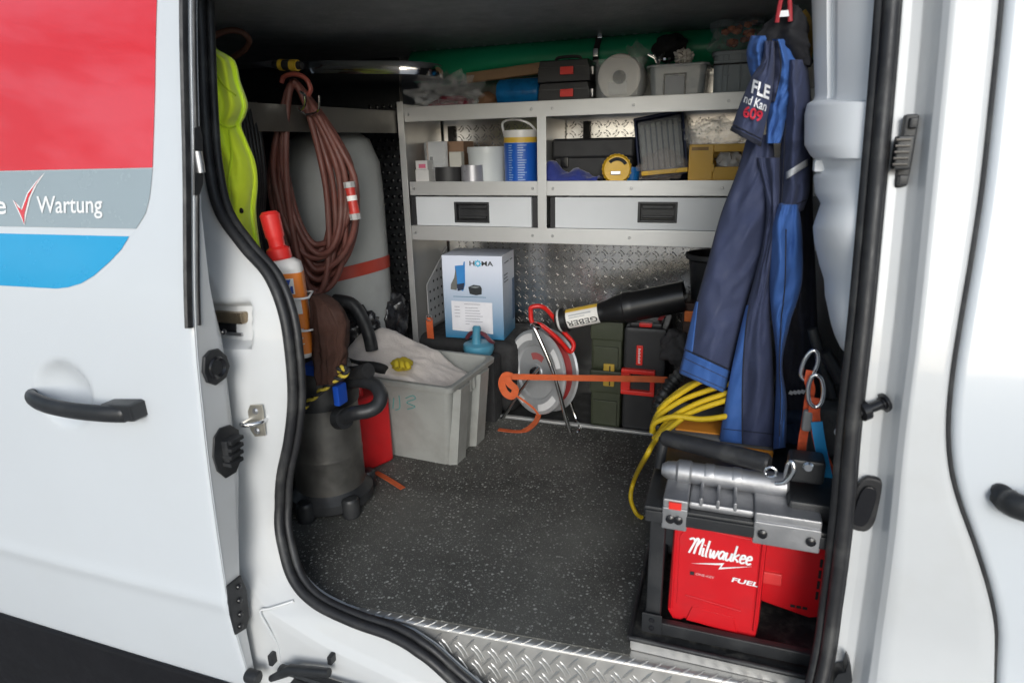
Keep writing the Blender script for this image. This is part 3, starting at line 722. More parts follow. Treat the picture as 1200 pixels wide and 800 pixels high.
# ---- speckled rubber mat on the floor
MATM = mat('speckled_rubber_mat', (.058, .056, .051), .72, var=(7, .3), rvar=.1, bump=(320, .5), spec=.3)
nt = MATM.node_tree; bs = nt.nodes['Principled BSDF']; old = bs.inputs['Base Color'].links[0].from_socket
tcn = nt.nodes.new('ShaderNodeTexCoord'); cur = old
for (sc, th, colr, jit) in ((95, .17, (.42, .42, .39), 1), (170, .15, (.3, .3, .27), 1), (230, .16, (.25, .25, .22), 1), (60, .10, (.5, .5, .46), 1), (26, .0, (.22, .22, .2), 1)):
    vo = nt.nodes.new('ShaderNodeTexVoronoi'); vo.inputs['Scale'].default_value = sc; nt.links.new(tcn.outputs['Object'], vo.inputs['Vector'])
    no = nt.nodes.new('ShaderNodeTexNoise'); no.inputs['Scale'].default_value = sc*2.4; nt.links.new(tcn.outputs['Object'], no.inputs['Vector'])
    ad = nt.nodes.new('ShaderNodeMath'); ad.operation = 'MULTIPLY_ADD'; ad.inputs[1].default_value = .35; nt.links.new(no.outputs['Fac'], ad.inputs[0]); nt.links.new(vo.outputs['Distance'], ad.inputs[2])
    sx = nt.nodes.new('ShaderNodeSeparateColor'); nt.links.new(vo.outputs['Color'], sx.inputs[0])
    gt = nt.nodes.new('ShaderNodeMath'); gt.operation = 'LESS_THAN'; gt.inputs[1].default_value = th+.27; nt.links.new(ad.outputs[0], gt.inputs[0])
    g2 = nt.nodes.new('ShaderNodeMath'); g2.operation = 'GREATER_THAN'; g2.inputs[1].default_value = .28; nt.links.new(sx.outputs[0], g2.inputs[0])
    ml = nt.nodes.new('ShaderNodeMath'); ml.operation = 'MULTIPLY'; nt.links.new(gt.outputs[0], ml.inputs[0]); nt.links.new(g2.outputs[0], ml.inputs[1])
    mm = nt.nodes.new('ShaderNodeMath'); mm.operation = 'MULTIPLY'; nt.links.new(ml.outputs[0], mm.inputs[0]); nt.links.new(sx.outputs[1], mm.inputs[1])
    mx = nt.nodes.new('ShaderNodeMix'); mx.data_type = 'RGBA'; nt.links.new(mm.outputs[0], mx.inputs['Factor']); nt.links.new(cur, mx.inputs['A']); mx.inputs['B'].default_value = (*colr, 1); cur = mx.outputs['Result']
# dusty patches worn into the mat
no = nt.nodes.new('ShaderNodeTexNoise'); no.inputs['Scale'].default_value = 2.6; no.inputs['Detail'].default_value = 9; nt.links.new(tcn.outputs['Object'], no.inputs['Vector'])
mr = nt.nodes.new('ShaderNodeMapRange'); mr.inputs['From Min'].default_value = .36; mr.inputs['From Max'].default_value = .75; mr.inputs['To Max'].default_value = .6; nt.links.new(no.outputs['Fac'], mr.inputs['Value'])
mx = nt.nodes.new('ShaderNodeMix'); mx.data_type = 'RGBA'; nt.links.new(mr.outputs['Result'], mx.inputs['Factor']); nt.links.new(cur, mx.inputs['A']); mx.inputs['B'].default_value = (.19, .188, .17, 1); cur = mx.outputs['Result']
nt.links.new(cur, bs.inputs['Base Color'])
mt = MB()
def matp(u, v):
    x = lerp(-1.6, E1.x+.004, u); y = lerp(edgeY(x)+.004, YF-.012, v); return x, y
n1, n2 = 30, 20
def mtop(u, v):
    x, y = matp(u, v); h = .009
    if v == 0: h = .0082
    return Vector((x, y+(.0 if v > 0 else 0)+.0015*noise.noise(Vector((x*9, y*9, 0)))*(1 if v == 0 else 0), h))
mt.grid(mtop, n1, n2)
mt.grid(lambda u, v: Vector((matp(u, 0)[0], matp(u, 0)[1]+.0015*noise.noise(Vector((matp(u, 0)[0]*9, matp(u, 0)[1]*9, 0))), .0042+.004*v)), n1, 1)
mt.grid(lambda u, v: Vector((matp(1, u)[0], matp(1, u)[1], .0042+.0048*v)), n2, 1)
solo('floor_mat', mt, MATM, 'black speckled rubber mat covering the load floor', 'floor mat')
# ================================================================== left side of the load space
def floor_pt(px, py, z=0.009): return U(px, py, 'z', z)
def cloth_loft(rowsL, rowsR, fy, n=40, depth=.07, fold=5, amp=.016, seed=0, nv=50, z=True, sway=None):
    """hanging cloth: closed section between a left and a right edge given as (py, px); fy(t) = depth of its middle"""
    y0 = rowsL[0][0]; y1 = rowsL[-1][0]
    def fn(u, v):
        py = lerp(y0, y1, v); yc = fy(v); a = 2*math.pi*u
        l = U(smooth(rowsL, py), py, 'y', yc); r = U(smooth(rowsR, py), py, 'y', yc); w_ = (r.x-l.x)/2; cx = (r.x+l.x)/2
        s = math.cos(a); c_ = math.sin(a)
        k = 1+.16*math.sin(fold*a+seed+2.2*v)+.10*math.sin((fold*2+1)*a-seed*1.7-3*v)+.25*fbm((s*1.4, c_*1.4, v*3+seed), 1.2, 3)*.6
        d = depth*(.35+.65*min(1, w_/.05))
        x = cx+w_*s; y = yc-d*.5*c_*abs(c_)**-.25*k if abs(c_) > 1e-4 else yc
        y += amp*math.sin(x*70+seed*3+v*2.5)*.35*(1 if c_ > 0 else .3)
        zc = lerp(l.z, r.z, (s+1)/2)
        return Vector((x+.006*fbm((v*7, a, seed), 1), y, zc))
    mb = MB().grid(fn, n, nv, cu=True)
    m_ = n
    mb.f.append(tuple(range(n-1, -1, -1))); mb.f.append(tuple(nv*n+k for k in range(n)))
    mb.fn = fn
    return mb
def panel(name, L, Rr, yc, mtl, seed, bulge=.03, folds=(), n=34, nv=64, back=.02, parent=None):
    """one cloth panel: edges as (py, px) lists may start and end at different heights; relief along y by folds (u, width, depth, drift)"""
    def P(u, v, o=0.0):
        pl_, pr_ = (lerp(L[0][0], L[-1][0], v), lerp(Rr[0][0], Rr[-1][0], v))
        a = (smooth(L, pl_), pl_); b = (smooth(Rr, pr_), pr_)
        px_, py_ = lerp(a[0], b[0], u), lerp(a[1], b[1], u)
        y = yc-bulge*max(0, math.sin(math.pi*u))**.55
        for (fu, fw, fd, dr) in folds:
            y -= fd*math.exp(-((u-fu-dr*(v-.5)-.03*math.sin(v*7+seed))/fw)**2)*(.6+.4*math.sin(v*3.0+seed*2+1))
        wx = u*1.6+v*.9; y -= (.016*fbm((wx+seed, v*2.4-u*.8, seed), 1, 2)+.010*(1-abs(fbm((u*1.2-v*2.2+seed, v*4.5+u*2, seed*2), 1, 2))*2))*max(0, math.sin(math.pi*min(1, max(0, u))))**.5
        return U(px_, py_, 'y', y-o)
    def fn(u, v):
        if u <= .5: return P(u*2, v)
        t = (1-u)*2; q = P(t, v); q2 = U(600, 400, 'y', 0); k = math.sin(math.pi*t)
        return q+Vector((0, (back+bulge*1.2*k), 0))
    mb = MB().grid(fn, n*2, nv, cu=True)
    N = n*2
    # close hems
    for r0 in (0, nv*N):
        for i in range(n):
            a, b = r0+i, r0+i+1; c_, d_ = r0+(N-i-1) % N, r0+(N-i) % N
            mb.f.append((a, b, c_, d_) if i > 0 else (a, b, c_))
    o = mesh_obj(name, mb, mtl, parent, ang=75)
    return o, P

# high visibility jacket
HV = mat('hi_vis_yellow', (.80, .98, .03), .75, var=(10, .08), bump=(500, .2), sheen=.4)
hl = [(40, 205), (54, 212), (100, 215), (200, 220), (260, 240), (300, 262)]
hr_ = [(40, 240), (54, 243), (62, 257), (70, 268), (95, 275), (122, 284), (136, 281), (146, 276), (165, 283), (190, 293), (215, 296), (250, 294), (300, 300)]
hj = thing('hi_vis_jacket', 'fluorescent yellow work jacket hanging just inside the door edge', 'jacket', tuple(U(265, 290, 'y', .10)))
_o, HP = panel('body', hl, hr_, .14, HV, 3.3, .035, ((.45, .16, .022, .3), (.8, .12, .018, -.25), (.62, .06, .012, .1)), n=40, nv=70, parent=hj)
hm = MB().grid(lambda u, v: HP(u, v), 40, 70)
q = U(282, 247, 'y', .095); mesh_obj('press_stud', MB().lathe([(0, .003), (.005, .002), (.007, -.002)], 12, basis(q, (1, 0, 0), (0, 0, 1), (0, -1, 0))), BLKG, hj)
# folds and a sewn yoke line on the jacket front
HVD = mat('hi_vis_seam', (.55, .72, .02), .8)
hv_bvh = BVHTree.FromPolygons([v.copy() for v in hm.v], hm.f)
def on_hv(px, py):
    h = hv_bvh.ray_cast(CAM, ray(px, py).normalized()); return (h[0] if h[0] is not None else U(px, py, 'y', .05))-ray(px, py).normalized()*.0006
for L_ in ([(246, 140), (258, 146), (268, 150), (276, 148)], [(268, 152), (271, 180), (268, 210), (270, 250)], [(250, 80), (262, 100), (276, 112)]):
    mesh_obj('seam', MB().tube([on_hv(*p) for p in [tuple(v)[:2] for v in spline([(a, b, 0) for a, b in L_], 6)]], .0022, n=6), HVD, hj)
# dangling black cables behind it
CAB = mat('black_cable', (.012, .012, .013), .5, var=(20, .2))
mb = MB()
for k in range(6):
    x0 = 284+k*4; pts = [U(x0-6, 120, 'y', .30+.02*k), U(x0+2, 170, 'y', .28+.02*k), U(x0+8+2*math.sin(k), 215, 'y', .28+.02*k), U(x0+10-k, 262, 'y', .28+.02*k), U(x0+14+k*2, 300, 'y', .3), U(x0+26, 345, 'y', .32)]
    mb.tube(spline(pts, 6), .0075, n=8)
solo('cable_bundle', mb, CAB, 'bundle of black cables hanging between the yellow jacket and the hose', 'cables', ang=60)
# pink-brown hose end looping above the jacket
BHOSE = mat('brown_rubber_hose', (.15, .052, .04), .55, var=(14, .25), dirt=((.2, .13, .11), 10, .4))
pts = [(243, 52), (252, 42), (268, 36), (283, 38), (292, 47), (287, 58), (276, 66), (268, 72)]
solo('hose_loop', MB().tube(spline([U(x, y, 'y', .42+.02*i) for i, (x, y) in enumerate(pts)], 6), .0085, n=10), mat('faded_hose', (.2, .09, .06), .6), 'short loop of brown hose above the yellow jacket', 'hose', ang=60)
# soap bottle in a wire holder
by = .10
bt = U(349, 412, 'y', by); bx = bt.x; zb_ = bt.z-.012
bottle = thing('soap_bottle', 'plastic hand-cleaner bottle with orange label and red cap beside the seal', 'bottle', (bx, by, zb_))
HDPE = mat('milky_plastic', (.75, .72, .68), .4, var=(8, .05))
ztop = ZZ(302, bx, by); bw = .042
def obl(prof_, kx, ky, M=None, n=36):
    mb = MB(); vs = []; fs = []
    for (r, z, e) in prof_:
        for k in range(n):
            a = 2*math.pi*k/n; c_, s_ = math.cos(a), math.sin(a); pw = 2/e
            vs.append((kx*r*abs(c_)**pw*(1 if c_ > 0 else -1), ky*r*abs(s_)**pw*(1 if s_ > 0 else -1), z))
    for j in range(len(prof_)-1):
        for k in range(n): fs.append((j*n+k, j*n+(k+1) % n, (j+1)*n+(k+1) % n, (j+1)*n+k))
    fs.append(tuple(range(n-1, -1, -1))); fs.append(tuple((len(prof_)-1)*n+k for k in range(n)))
    return mb.add(vs, fs, M)
H_ = ztop-zb_; BM = T(bx-.002, by, zb_, ry=-1.5) @ T(rz=28)
mesh_obj('bottle_body', obl([(.85, 0, 4), (1, .008, 4), (1, H_*.5, 4), (1, H_-.03, 4), (.94, H_-.012, 3.5), (.6, H_-.002, 3), (.3, H_, 2)], bw, .03, BM), HDPE, bottle, ang=50)
ORG = mat('orange_label', (.82, .23, .03), .45, var=(9, .05)); LWH = mat('label_white', (.8, .78, .74), .5); LBL = mat('label_blue', (.03, .08, .35), .45)
lab = mesh_obj('label', obl([(1.012, .012, 4), (1.012, H_-.035, 4)], bw, .03, BM), ORG, bottle, ang=50)
yl = -.0306
def lbox(x0, x1, z0, z1, mtl, name, o=.0012):
    mesh_obj(name, MB().box(x0, x1, yl-o, yl+.001, z0, z1, 0, BM), mtl, lab)
lbox(-.03, .033, H_*.46, H_*.60, LWH, 'label_panel')
lbox(-.012, .022, H_-.085, H_-.047, LWH, 'logo_ground')
mesh_obj('logo', MB().prism([(-.008, 0), (.002, 0), (.016, .034), (.006, .034)], .0022, BM @ basis((0, yl+.0002, H_-.083), (1, 0, 0), (0, 0, 1), (0, -1, 0))), LBL, lab)
mesh_obj('logo', MB().prism([(.008, 0), (.019, 0), (.019, .018), (.014, .018)], .0022, BM @ basis((0, yl+.0002, H_-.083), (1, 0, 0), (0, 0, 1), (0, -1, 0))), LBL, lab)
for k in range(9):
    lbox(-.028, .02+.01*math.sin(k*2.3), .03+k*.0075, .0325+k*.0075, LWH, 'label_line')
RCAP = mat('red_plastic', (.72, .03, .025), .38, var=(8, .06))
mesh_obj('cap', MB().lathe([(0, 0), (.024, 0), (.025, .004), (.025, .022), (.019, .026), (.017, .028), (.017, .045), (.02, .05), (.021, .095), (.015, .102), (0, .103)], 22, T(bx-.016, by, ztop-.004, ry=-8) @ Matrix.Scale(1.12, 4)), RCAP, bottle, ang=40)
WIREW = mat('white_coated_wire', (.78, .78, .76), .4)
wr = MB()
for zf in (.30, .62):
    zz = zb_+H_*zf; wr.tube([BM @ Vector((a*.052, b*.042, H_*zf)) for (a, b) in ((-1, .9), (-1, -.9), (-.8, -1.05), (.8, -1.05), (1, -.9), (1, .9))], .0028, n=8, closed=True)
wr.tube([BM @ Vector((-.052, .038, H_*.1)), BM @ Vector((-.052, .038, H_*.8))], .0028, n=8)
solo('wire_bottle_holder', wr, WIREW, 'white wire holder gripping the orange-labelled bottle', 'holder', ang=60)
# brown towel
TOW = mat('brown_towel', (.045, .016, .009), .95, var=(20, .25), bump=(300, .5))
tw = cloth_loft([(346, 366), (352, 364), (380, 366), (420, 369), (446, 375)], [(346, 378), (352, 390), (366, 400), (385, 405), (415, 404), (446, 402)], lambda t: .125, n=64, depth=.07, fold=7, amp=.02, seed=4.1, nv=36)
solo('brown_towel', tw, TOW, 'dark brown towel hanging over the vacuum cleaner', 'towel', ang=70)
# hose coil on its hook
def hosepath():
    pts = []; rnd = random.Random(3); N = 17; per = 20
    for k in range(N*per):
        a = 2*math.pi*k/per; lap = k//per; j = rnd.random
        f = lap/N
        wob = noise.noise(Vector((lap*1.7, 3.1, .3)))
        bot = 345-62*(((lap*5) % N)/N)+8*wob
        ps = (1-math.cos(a))/2                                # 0 top, 1 bottom
        side = math.sin(a)                                    # + right, - left
        cx = lerp(344, 372+8*wob, ps**.9)
        wl_ = lerp(14, 22+22*(((lap*7) % N)/N), min(1, ps*2.1)**.75); wr__ = lerp(14, 24+38*(((lap*3) % N)/N), min(1, ps*1.9)**.75)
        px = cx+side*(wr__ if side > 0 else wl_)*(1.0 if ps < .75 else 1.02)
        py = lerp(97+5*wob, bot, ps)
        dY = .50+.03*side+.07*(((lap*4) % N)/N)+.012*noise.noise(Vector((a, lap*2.3, 1)))
        pts.append(U(px, py, 'y', dY))
    return pts
hose = thing('hose_coil', 'coil of reddish brown hose hanging in long loops on a hook', 'hose', tuple(U(372, 345, 'y', .52)))
hp_ = hosepath()
mesh_obj('hose', MB().tube(spline(hp_, 3), .0095, n=9), BHOSE, hose, ang=60)
tie = [U(x, y, 'y', .46) for (x, y) in ((330, 97), (333, 90), (345, 87), (358, 92), (364, 104), (361, 112))]
mesh_obj('tie_strap', MB().tube(spline(tie, 6), .0065, n=8), mat('rusty_hose', (.22, .05, .035), .5), hose)
a, b = U(409, 214, 'y', .45), U(417, 256, 'y', .45); d = b-a
mesh_obj('coupling', MB().tube([a+d*s for s in (0, .02, .2, .22, .78, .80, .97, 1)], [.011, .0145, .0145, .0135, .0145, .0155, .0145, .01], n=14), mat('coupling_red', (.5, .04, .03), .4), hose, ang=40)
for s0, s1 in ((-.02, .14), (.86, 1.03)):
    mesh_obj('coupling_nut', MB().tube([a+d*s0, a+d*s1], .0165, n=8), mat('coupling_grey', (.35, .35, .34), .45), hose, ang=20)
mesh_obj('coupling_label', MB().tube([a+d*.36, a+d*.50], .0149, n=14, caps=False), LWH, hose)
hk = MB().tube(spline([U(x, y, 'y', .47) for (x, y) in ((352, 108), (357, 112), (357, 124), (352, 130), (349, 126))], 6), .004, n=8)
hk.tube(spline([U(x, y, 'y', .50) for (x, y) in ((374, 112), (374, 122), (372, 131), (360, 134), (354, 131))], 6), .0035, n=8)
solo('steel_hook', hk, CHR, 'shiny steel hook carrying the brown hose coil', 'hook')
# rack edge on the left and what lies on it
zr0, zr1 = 1.075, 1.14
rx0 = XX(300, .42, 1.1)
rack = thing('side_rack', 'dark metal rack rail along the left side of the load space', 'rack', (-1.3, .7, zr0))
ra, rb = Vector((XX(286, .34, 1.135), .34, 1.135)), Vector((XL-.02, YF+.0, 1.135))
mr_ = MB()
dirr = (rb-ra).normalized(); nrm = Vector((dirr.y, -dirr.x, 0))
Mr = basis(ra, dirr, nrm*-1, (0, 0, 1)); Lr_ = (rb-ra).length
mr_.box(0, Lr_, -.002, .002, -.075, 0, .001, Mr); mr_.box(0, Lr_, .0025, .03, -.004, 0, 0, Mr)
mesh_obj('rail', mr_, mat('dull_aluminium', (.2, .19, .17), .45, .8, var=(6, .15)), rack)
mesh_obj('deck', MB().box(0, Lr_, .031, .62, -.012, -.002, 0, Mr), BLKM, rack)
q = U(303, 103, 'y', .40)
# chrome tray lying across the rack
tz = 1.15
t0, t1 = U(352, 86, 'y', .80), U(500, 80, 'y', .90)
cx_, cy_ = (t0.x+t1.x)/2, (t0.y+t1.y)/2
zt_ = ZZ(76, cx_, cy_); Lt = (t1-t0).length
tray = MB()
def stad(L, W, n=10):
    o = []
    for k in range(n+1): a = -math.pi/2+math.pi*k/n; o.append((L/2-W/2+W/2*math.cos(a), W/2*math.sin(a)))
    for k in range(n+1): a = math.pi/2+math.pi*k/n; o.append((-L/2+W/2+W/2*math.cos(a), W/2*math.sin(a)))
    return o
ringp = [(.0, .0), (.004, .012), (.004, .034), (-.001, .04), (-.008, .04), (-.012, .034), (-.014, .0)]
base = stad(Lt+.05, .24); nb = len(base); vs = []; fs = []
for (o_, h) in ringp:
    for (x, y) in base:
        l = math.hypot(x, y) or 1; vs.append((x+o_*x/l, y+o_*y/l, h))
for j in range(len(ringp)-1):
    for k in range(nb): fs.append((j*nb+k, j*nb+(k+1) % nb, (j+1)*nb+(k+1) % nb, (j+1)*nb+k))
fs.append(tuple(range(nb)))
tray.add(vs, fs, T(cx_, cy_+.06, zt_-.035, rz=math.degrees(math.atan2(t1.y-t0.y, t1.x-t0.x)), ry=2))
solo('metal_tray', tray, CHR, 'long shiny metal tray with rounded ends lying on the left rack', 'tray')
# folding saw on the rack
sw = thing('hand_tool', 'hand tool with bright pointed blade and yellow-banded black grip on the rack', 'tool', tuple(U(325, 82, 'y', .5)))
a, b, c_ = U(293, 74, 'y', .50), U(321, 76, 'y', .5), U(354, 77, 'y', .5)
mesh_obj('blade', MB().prism([(a.x, a.z), (b.x, b.z+.012), (b.x, b.z-.010)], .004, basis((0, .502, 0), (1, 0, 0), (0, 0, 1), (0, -1, 0))), CHR, sw)
mesh_obj('grip', MB().tube([b, b.lerp(c_, .2), b.lerp(c_, .6), c_], [.010, .015, .014, .010], n=12), BLK, sw)
for s0, s1 in ((.22, .36), (.62, .85)): mesh_obj('band', MB().tube([b.lerp(c_, s0), b.lerp(c_, s1)], .0157, n=12), mat('tool_yellow', (.6, .4, .03), .5), sw)
# grey drum
dy = .86; dxc = XX(398, dy, .7); dr = XX(446, dy, .7)-dxc
drum = thing('water_drum', 'tall grey-white plastic drum behind the brown hose', 'drum', (dxc, dy, 0))
zt_ = ZZ(150, dxc, dy-.05)
mesh_obj('drum_body', MB().lathe([(0, 0), (dr*.94, 0), (dr, .02), (dr, .25), (dr*1.02, .27), (dr, .29), (dr, zt_-.22), (dr*.97, zt_-.12), (dr*.80, zt_-.04), (dr*.5, zt_-.005), (0, zt_)], 40, T(dxc, dy, 0)), mat('drum_plastic', (.36, .37, .36), .45, var=(4, .12), dirt=((.22, .21, .2), 5, .4)), drum, ang=50)
zbnd = ZZ(335, dxc, dy-dr); BND = mat('red_band', (.42, .05, .03), .5, var=(9, .2))
mesh_obj('band', MB().tube([(dxc+(dr+.003)*math.cos(a), dy+(dr+.003)*math.sin(a), zbnd+.05*math.cos(a+.2)) for a in [2*math.pi*k/40 for k in range(40)]], .02, n=8, closed=True, flat=.15, up=None) if False else
         MB().grid(lambda u, v: Vector((dxc+(dr+.003)*math.cos(2*math.pi*u), dy+(dr+.003)*math.sin(2*math.pi*u), zbnd+.035*math.cos(2*math.pi*u)+.045*v)), 40, 1, cu=True), BND, drum)
# black bin bags in the corner
BAG = mat('black_bag_film', (.014, .014, .016), .28, var=(10, .2), bump=(30, .8))
for (x, y, yy, rx, rz_, sd_, lb) in ((458, 372, .93, .07, .11, 2.0, 'crumpled black bag with grey sheen beside the left upright'), (420, 392, .72, .10, .09, 5.0, 'slumped black bag behind the brown towel')):
    c_ = U(x, y, 'y', yy); z0 = max(.0, c_.z-rz_*1.0)
    solo('black_bag', MB().ico(c_, (rx, .07, rz_), 4, .45, 1.6, sd_), BAG, lb, 'bag', ang=70)
# folded black hose resting on the towel side
solo('black_pipe_bend', MB().tube(spline([U(x, y, 'y', .62) for (x, y) in ((392, 352), (412, 356), (424, 372), (432, 392), (436, 410))], 6), .022, n=12), RUB, 'curved black pipe behind the brown towel', 'pipe', ang=60)
# ---- wet and dry vacuum
vb = floor_pt(384, 592, .009); vx, vy = vb.x, vb.y+.03
vac = thing('vacuum_cleaner', 'dusty steel and black drum vacuum cleaner beside the seal', 'vacuum cleaner', (vx, vy, .009))
vr = (XX(421, vy, .25)-XX(347, vy, .25))/2*.93
zv = ZZ(470, vx, vy-vr*.7)
VST = mat('dusty_steel_drum', (.16, .155, .145), .42, .7, var=(12, .3), dirt=((.25, .23, .2), 7, .5))
mesh_obj('drum', MB().lathe([(vr*.9, .05), (vr, .055), (vr*1.0, .16), (vr*1.012, .165), (vr*1.012, .172), (vr, .178), (vr, zv-.02)], 40, T(vx, vy, .009)), VST, vac, ang=40)
bs_ = mesh_obj('base', MB().lathe([(0, .012), (vr*1.1, .012), (vr*1.2, .02), (vr*1.2, .045), (vr*1.05, .06), (vr*.98, .07)], 40, T(vx, vy, .009)), BLK, vac, ang=40)
for a in (-150, -95, -30, 60, 130):
    c_ = Vector((vx+vr*1.16*math.cos(R(a)), vy+vr*1.16*math.sin(R(a)), .009))
    mesh_obj('castor', MB().lathe([(0, 0), (.022, 0), (.026, .006), (.026, .05), (.020, .058), (0, .06)], 16, T(c_.x, c_.y, c_.z)), BLK, bs_)
mesh_obj('head', MB().lathe([(vr*1.05, zv-.03), (vr*1.06, zv-.01), (vr*1.0, zv+.03), (vr*.9, zv+.075), (vr*.6, zv+.095), (0, zv+.1)], 40, T(vx, vy, .009)), BLK, vac, ang=40)
BLU = mat('blue_plastic', (.01, .07, .42), .4, var=(8, .08))
for (x, y, w_, h_, oy) in ((365, 433, .045, .03, -.09), (396, 463, .018, .055, -.11), (378, 440, .02, .02, -.115)):
    q = U(x, y, 'y', vy+oy); mesh_obj('clip', MB().box(q.x-w_/2, q.x+w_/2, q.y-.01, q.y+.03, q.z-h_/2, q.z+h_/2, .004), BLU, vac)
# hose inlet: black elbow
el = [U(x, y, 'y', yy) for (x, y, yy) in ((398, 492, vy-.08), (415, 484, vy-.10), (432, 481, vy-.09), (443, 474, vy-.07), (446, 462, vy-.05), (438, 450, vy-.03), (420, 446, vy-.02), (404, 450, vy-.01))]
mesh_obj('hose_elbow', MB().tube(spline(el, 6), .019, n=14), BLK, vac, ang=60)
q = U(401, 490, 'y', vy-.085); mesh_obj('elbow_collar', MB().tube([q+Vector((-.012, .004, -.003)), q+Vector((.012, -.004, .003))], [.03, .028], n=18), BLK, vac)
mesh_obj('hose_socket', MB().tube([U(432, 434, 'y', vy-.03), U(420, 437, 'y', vy-.02), U(402, 440, 'y', vy)], [.021, .021, .024], n=16), BLKM, vac)
# yellow-black rope over it
rp = [U(x, y, 'y', vy-.13+.0*i) for i, (x, y) in enumerate(((352, 482), (360, 473), (370, 463), (382, 453), (392, 445), (402, 440), (407, 435), (403, 431), (396, 433)))]
RP = spline(rp, 10); n_ = len(RP); m1, m2 = MB(), MB()
for ph, mm_ in ((0, m1), (math.pi, m2)):
    pts = []
    for k in range(n_):
        t_ = (RP[min(k+1, n_-1)]-RP[max(k-1, 0)]).normalized(); u_ = t_.orthogonal().normalized(); w_ = t_.cross(u_)
        pts.append(RP[k]+(u_*math.cos(k*.55+ph)+w_*math.sin(k*.55+ph))*.0045)
    mm_.tube(pts, .0048, n=6)
rope = thing('rope', 'twisted yellow and black rope over the vacuum cleaner', 'rope', tuple(RP[0]))
mesh_obj('yellow_strand', m1, mat('rope_yellow', (.5, .38, .04), .8), rope, ang=70); mesh_obj('black_strand', m2, BLKM, rope, ang=70)
# red canister
rb_ = floor_pt(418, 553); 
can = thing('red_canister', 'red plastic canister standing between vacuum cleaner and grey crate', 'canister', (rb_.x, rb_.y, .009))
RC = mat('canister_red', (.5, .012, .015), .42, var=(6, .12), dirt=((.25, .03, .03), 8, .4))
zc_ = ZZ(462, rb_.x, rb_.y+.05)
xl_, xr_ = XX(392, rb_.y, .15), XX(452, rb_.y, .15)
mesh_obj('can_body', MB().box(-.10, .045, -.03, .10, 0, zc_-.009, .016, T(rb_.x, rb_.y+.035, .009, rz=-24), seg=3), RC, can)
mesh_obj('can_handle', MB().tube(spline([Vector((rb_.x-.06, rb_.y+.05, zc_-.005)), Vector((rb_.x-.05, rb_.y+.05, zc_+.03)), Vector((rb_.x, rb_.y+.05, zc_+.03)), Vector((rb_.x+.01, rb_.y+.05, zc_-.005))], 6), .010, n=10), RC, can)
# orange strap end on the mat
OST = mat('orange_webbing', (.56, .10, .025), .75, var=(30, .12), bump=(700, .5), dirt=((.35, .1, .04), 9, .4))
def ribbon(pts, w_, nrm_, n=6, sub=6):
    P = spline(pts, sub); mb = MB(); N = len(P)
    ns = nrm_ if isinstance(nrm_, list) else [nrm_]*N
    vs = []; 
    for k in range(N):
        t_ = (P[min(k+1, N-1)]-P[max(k-1, 0)]).normalized(); nn = Vector(nrm_ if not isinstance(nrm_, list) else nrm_[min(len(nrm_)-1, int(k/sub))]); s_ = t_.cross(nn).normalized(); nn = s_.cross(t_)
        for (a, b) in ((-1, -.5), (1, -.5), (1, .5), (-1, .5)): vs.append(P[k]+s_*a*w_/2+nn*b*.0022)
    fs = []
    for k in range(N-1):
        for j in range(4): fs.append((k*4+j, k*4+(j+1) % 4, (k+1)*4+(j+1) % 4, (k+1)*4+j))
    fs += [(3, 2, 1, 0), tuple((N-1)*4+j for j in range(4))]
    return mb.add(vs, fs)
solo('strap_end', ribbon([floor_pt(440, 553, .0115), floor_pt(453, 560, .014), floor_pt(472, 572, .0115)], .018, (0, 0, 1)), OST, 'short end of orange strap lying on the mat in front of the red canister', 'strap', ang=30)
# grey crate
f0, f1, f2 = floor_pt(447, 530), floor_pt(527, 545), floor_pt(583, 511)
ex = (f1-f0).normalized(); ey = Vector((-ex.y, ex.x, 0))
D = (f2-f1).dot(ey)
zc2 = ZZ(449, f1.x+ex.x*.015, f1.y)-.009
W = .43
CRM = basis(f1-ex*W+Vector((0, 0, .0005)), ex, ey, (0, 0, 1))
CRG = mat('crate_grey', (.27, .275, .26), .55, var=(6, .12), dirt=((.17, .165, .15), 7, .5), bump=(220, .08))
crate = thing('grey_crate', 'grey plastic crate with ribbed end, holding white cloth', 'crate', tuple(f1-ex*W*.5+ey*D*.5))
fl = .03
def wallq(mb, a, b, o0, o1, h0, h1, t=.004): pass
cr = MB()
def ringc(o_, z, ins=0): return [(-o_+ins, -o_+ins, z), (W+o_-ins, -o_+ins, z), (W+o_-ins, D+o_-ins, z), (-o_+ins, D+o_-ins, z)]
def crate_shell(mb, W, D, H, fl, t, M, lip=.014, rim=.018):
    R_ = []
    for (o_, z) in ((0, 0), (fl*(H-rim)/H, H-rim), (fl*(H-rim)/H+lip, H-rim), (fl+lip, H-.003), (fl+lip-.003, H), (fl-.002, H), (fl-t, H-.004), (-t, t)):
        r_ = .022
        ring = []
        for (cx, cy, a0) in ((W+o_-r_, D+o_-r_, 0), (-o_+r_, D+o_-r_, 90), (-o_+r_, -o_+r_, 180), (W+o_-r_, -o_+r_, 270)):
            for k in range(5): a = R(a0+22.5*k); ring.append((cx+r_*math.cos(a), cy+r_*math.sin(a), z))
        R_.append(ring)
    n = 20; vs = [p for r_ in R_ for p in r_]; fs = []
    for j in range(len(R_)-1):
        for k in range(n): fs.append((j*n+k, j*n+(k+1) % n, (j+1)*n+(k+1) % n, (j+1)*n+k))
    fs.append(tuple(range(n-1, -1, -1))); fs.append(tuple((len(R_)-1)*n+k for k in range(n)))
    return mb.add(vs, fs, M)
H2 = zc2
mesh_obj('crate_body', crate_shell(cr, W, D, H2, fl, .006, CRM), CRG, crate, ang=40)
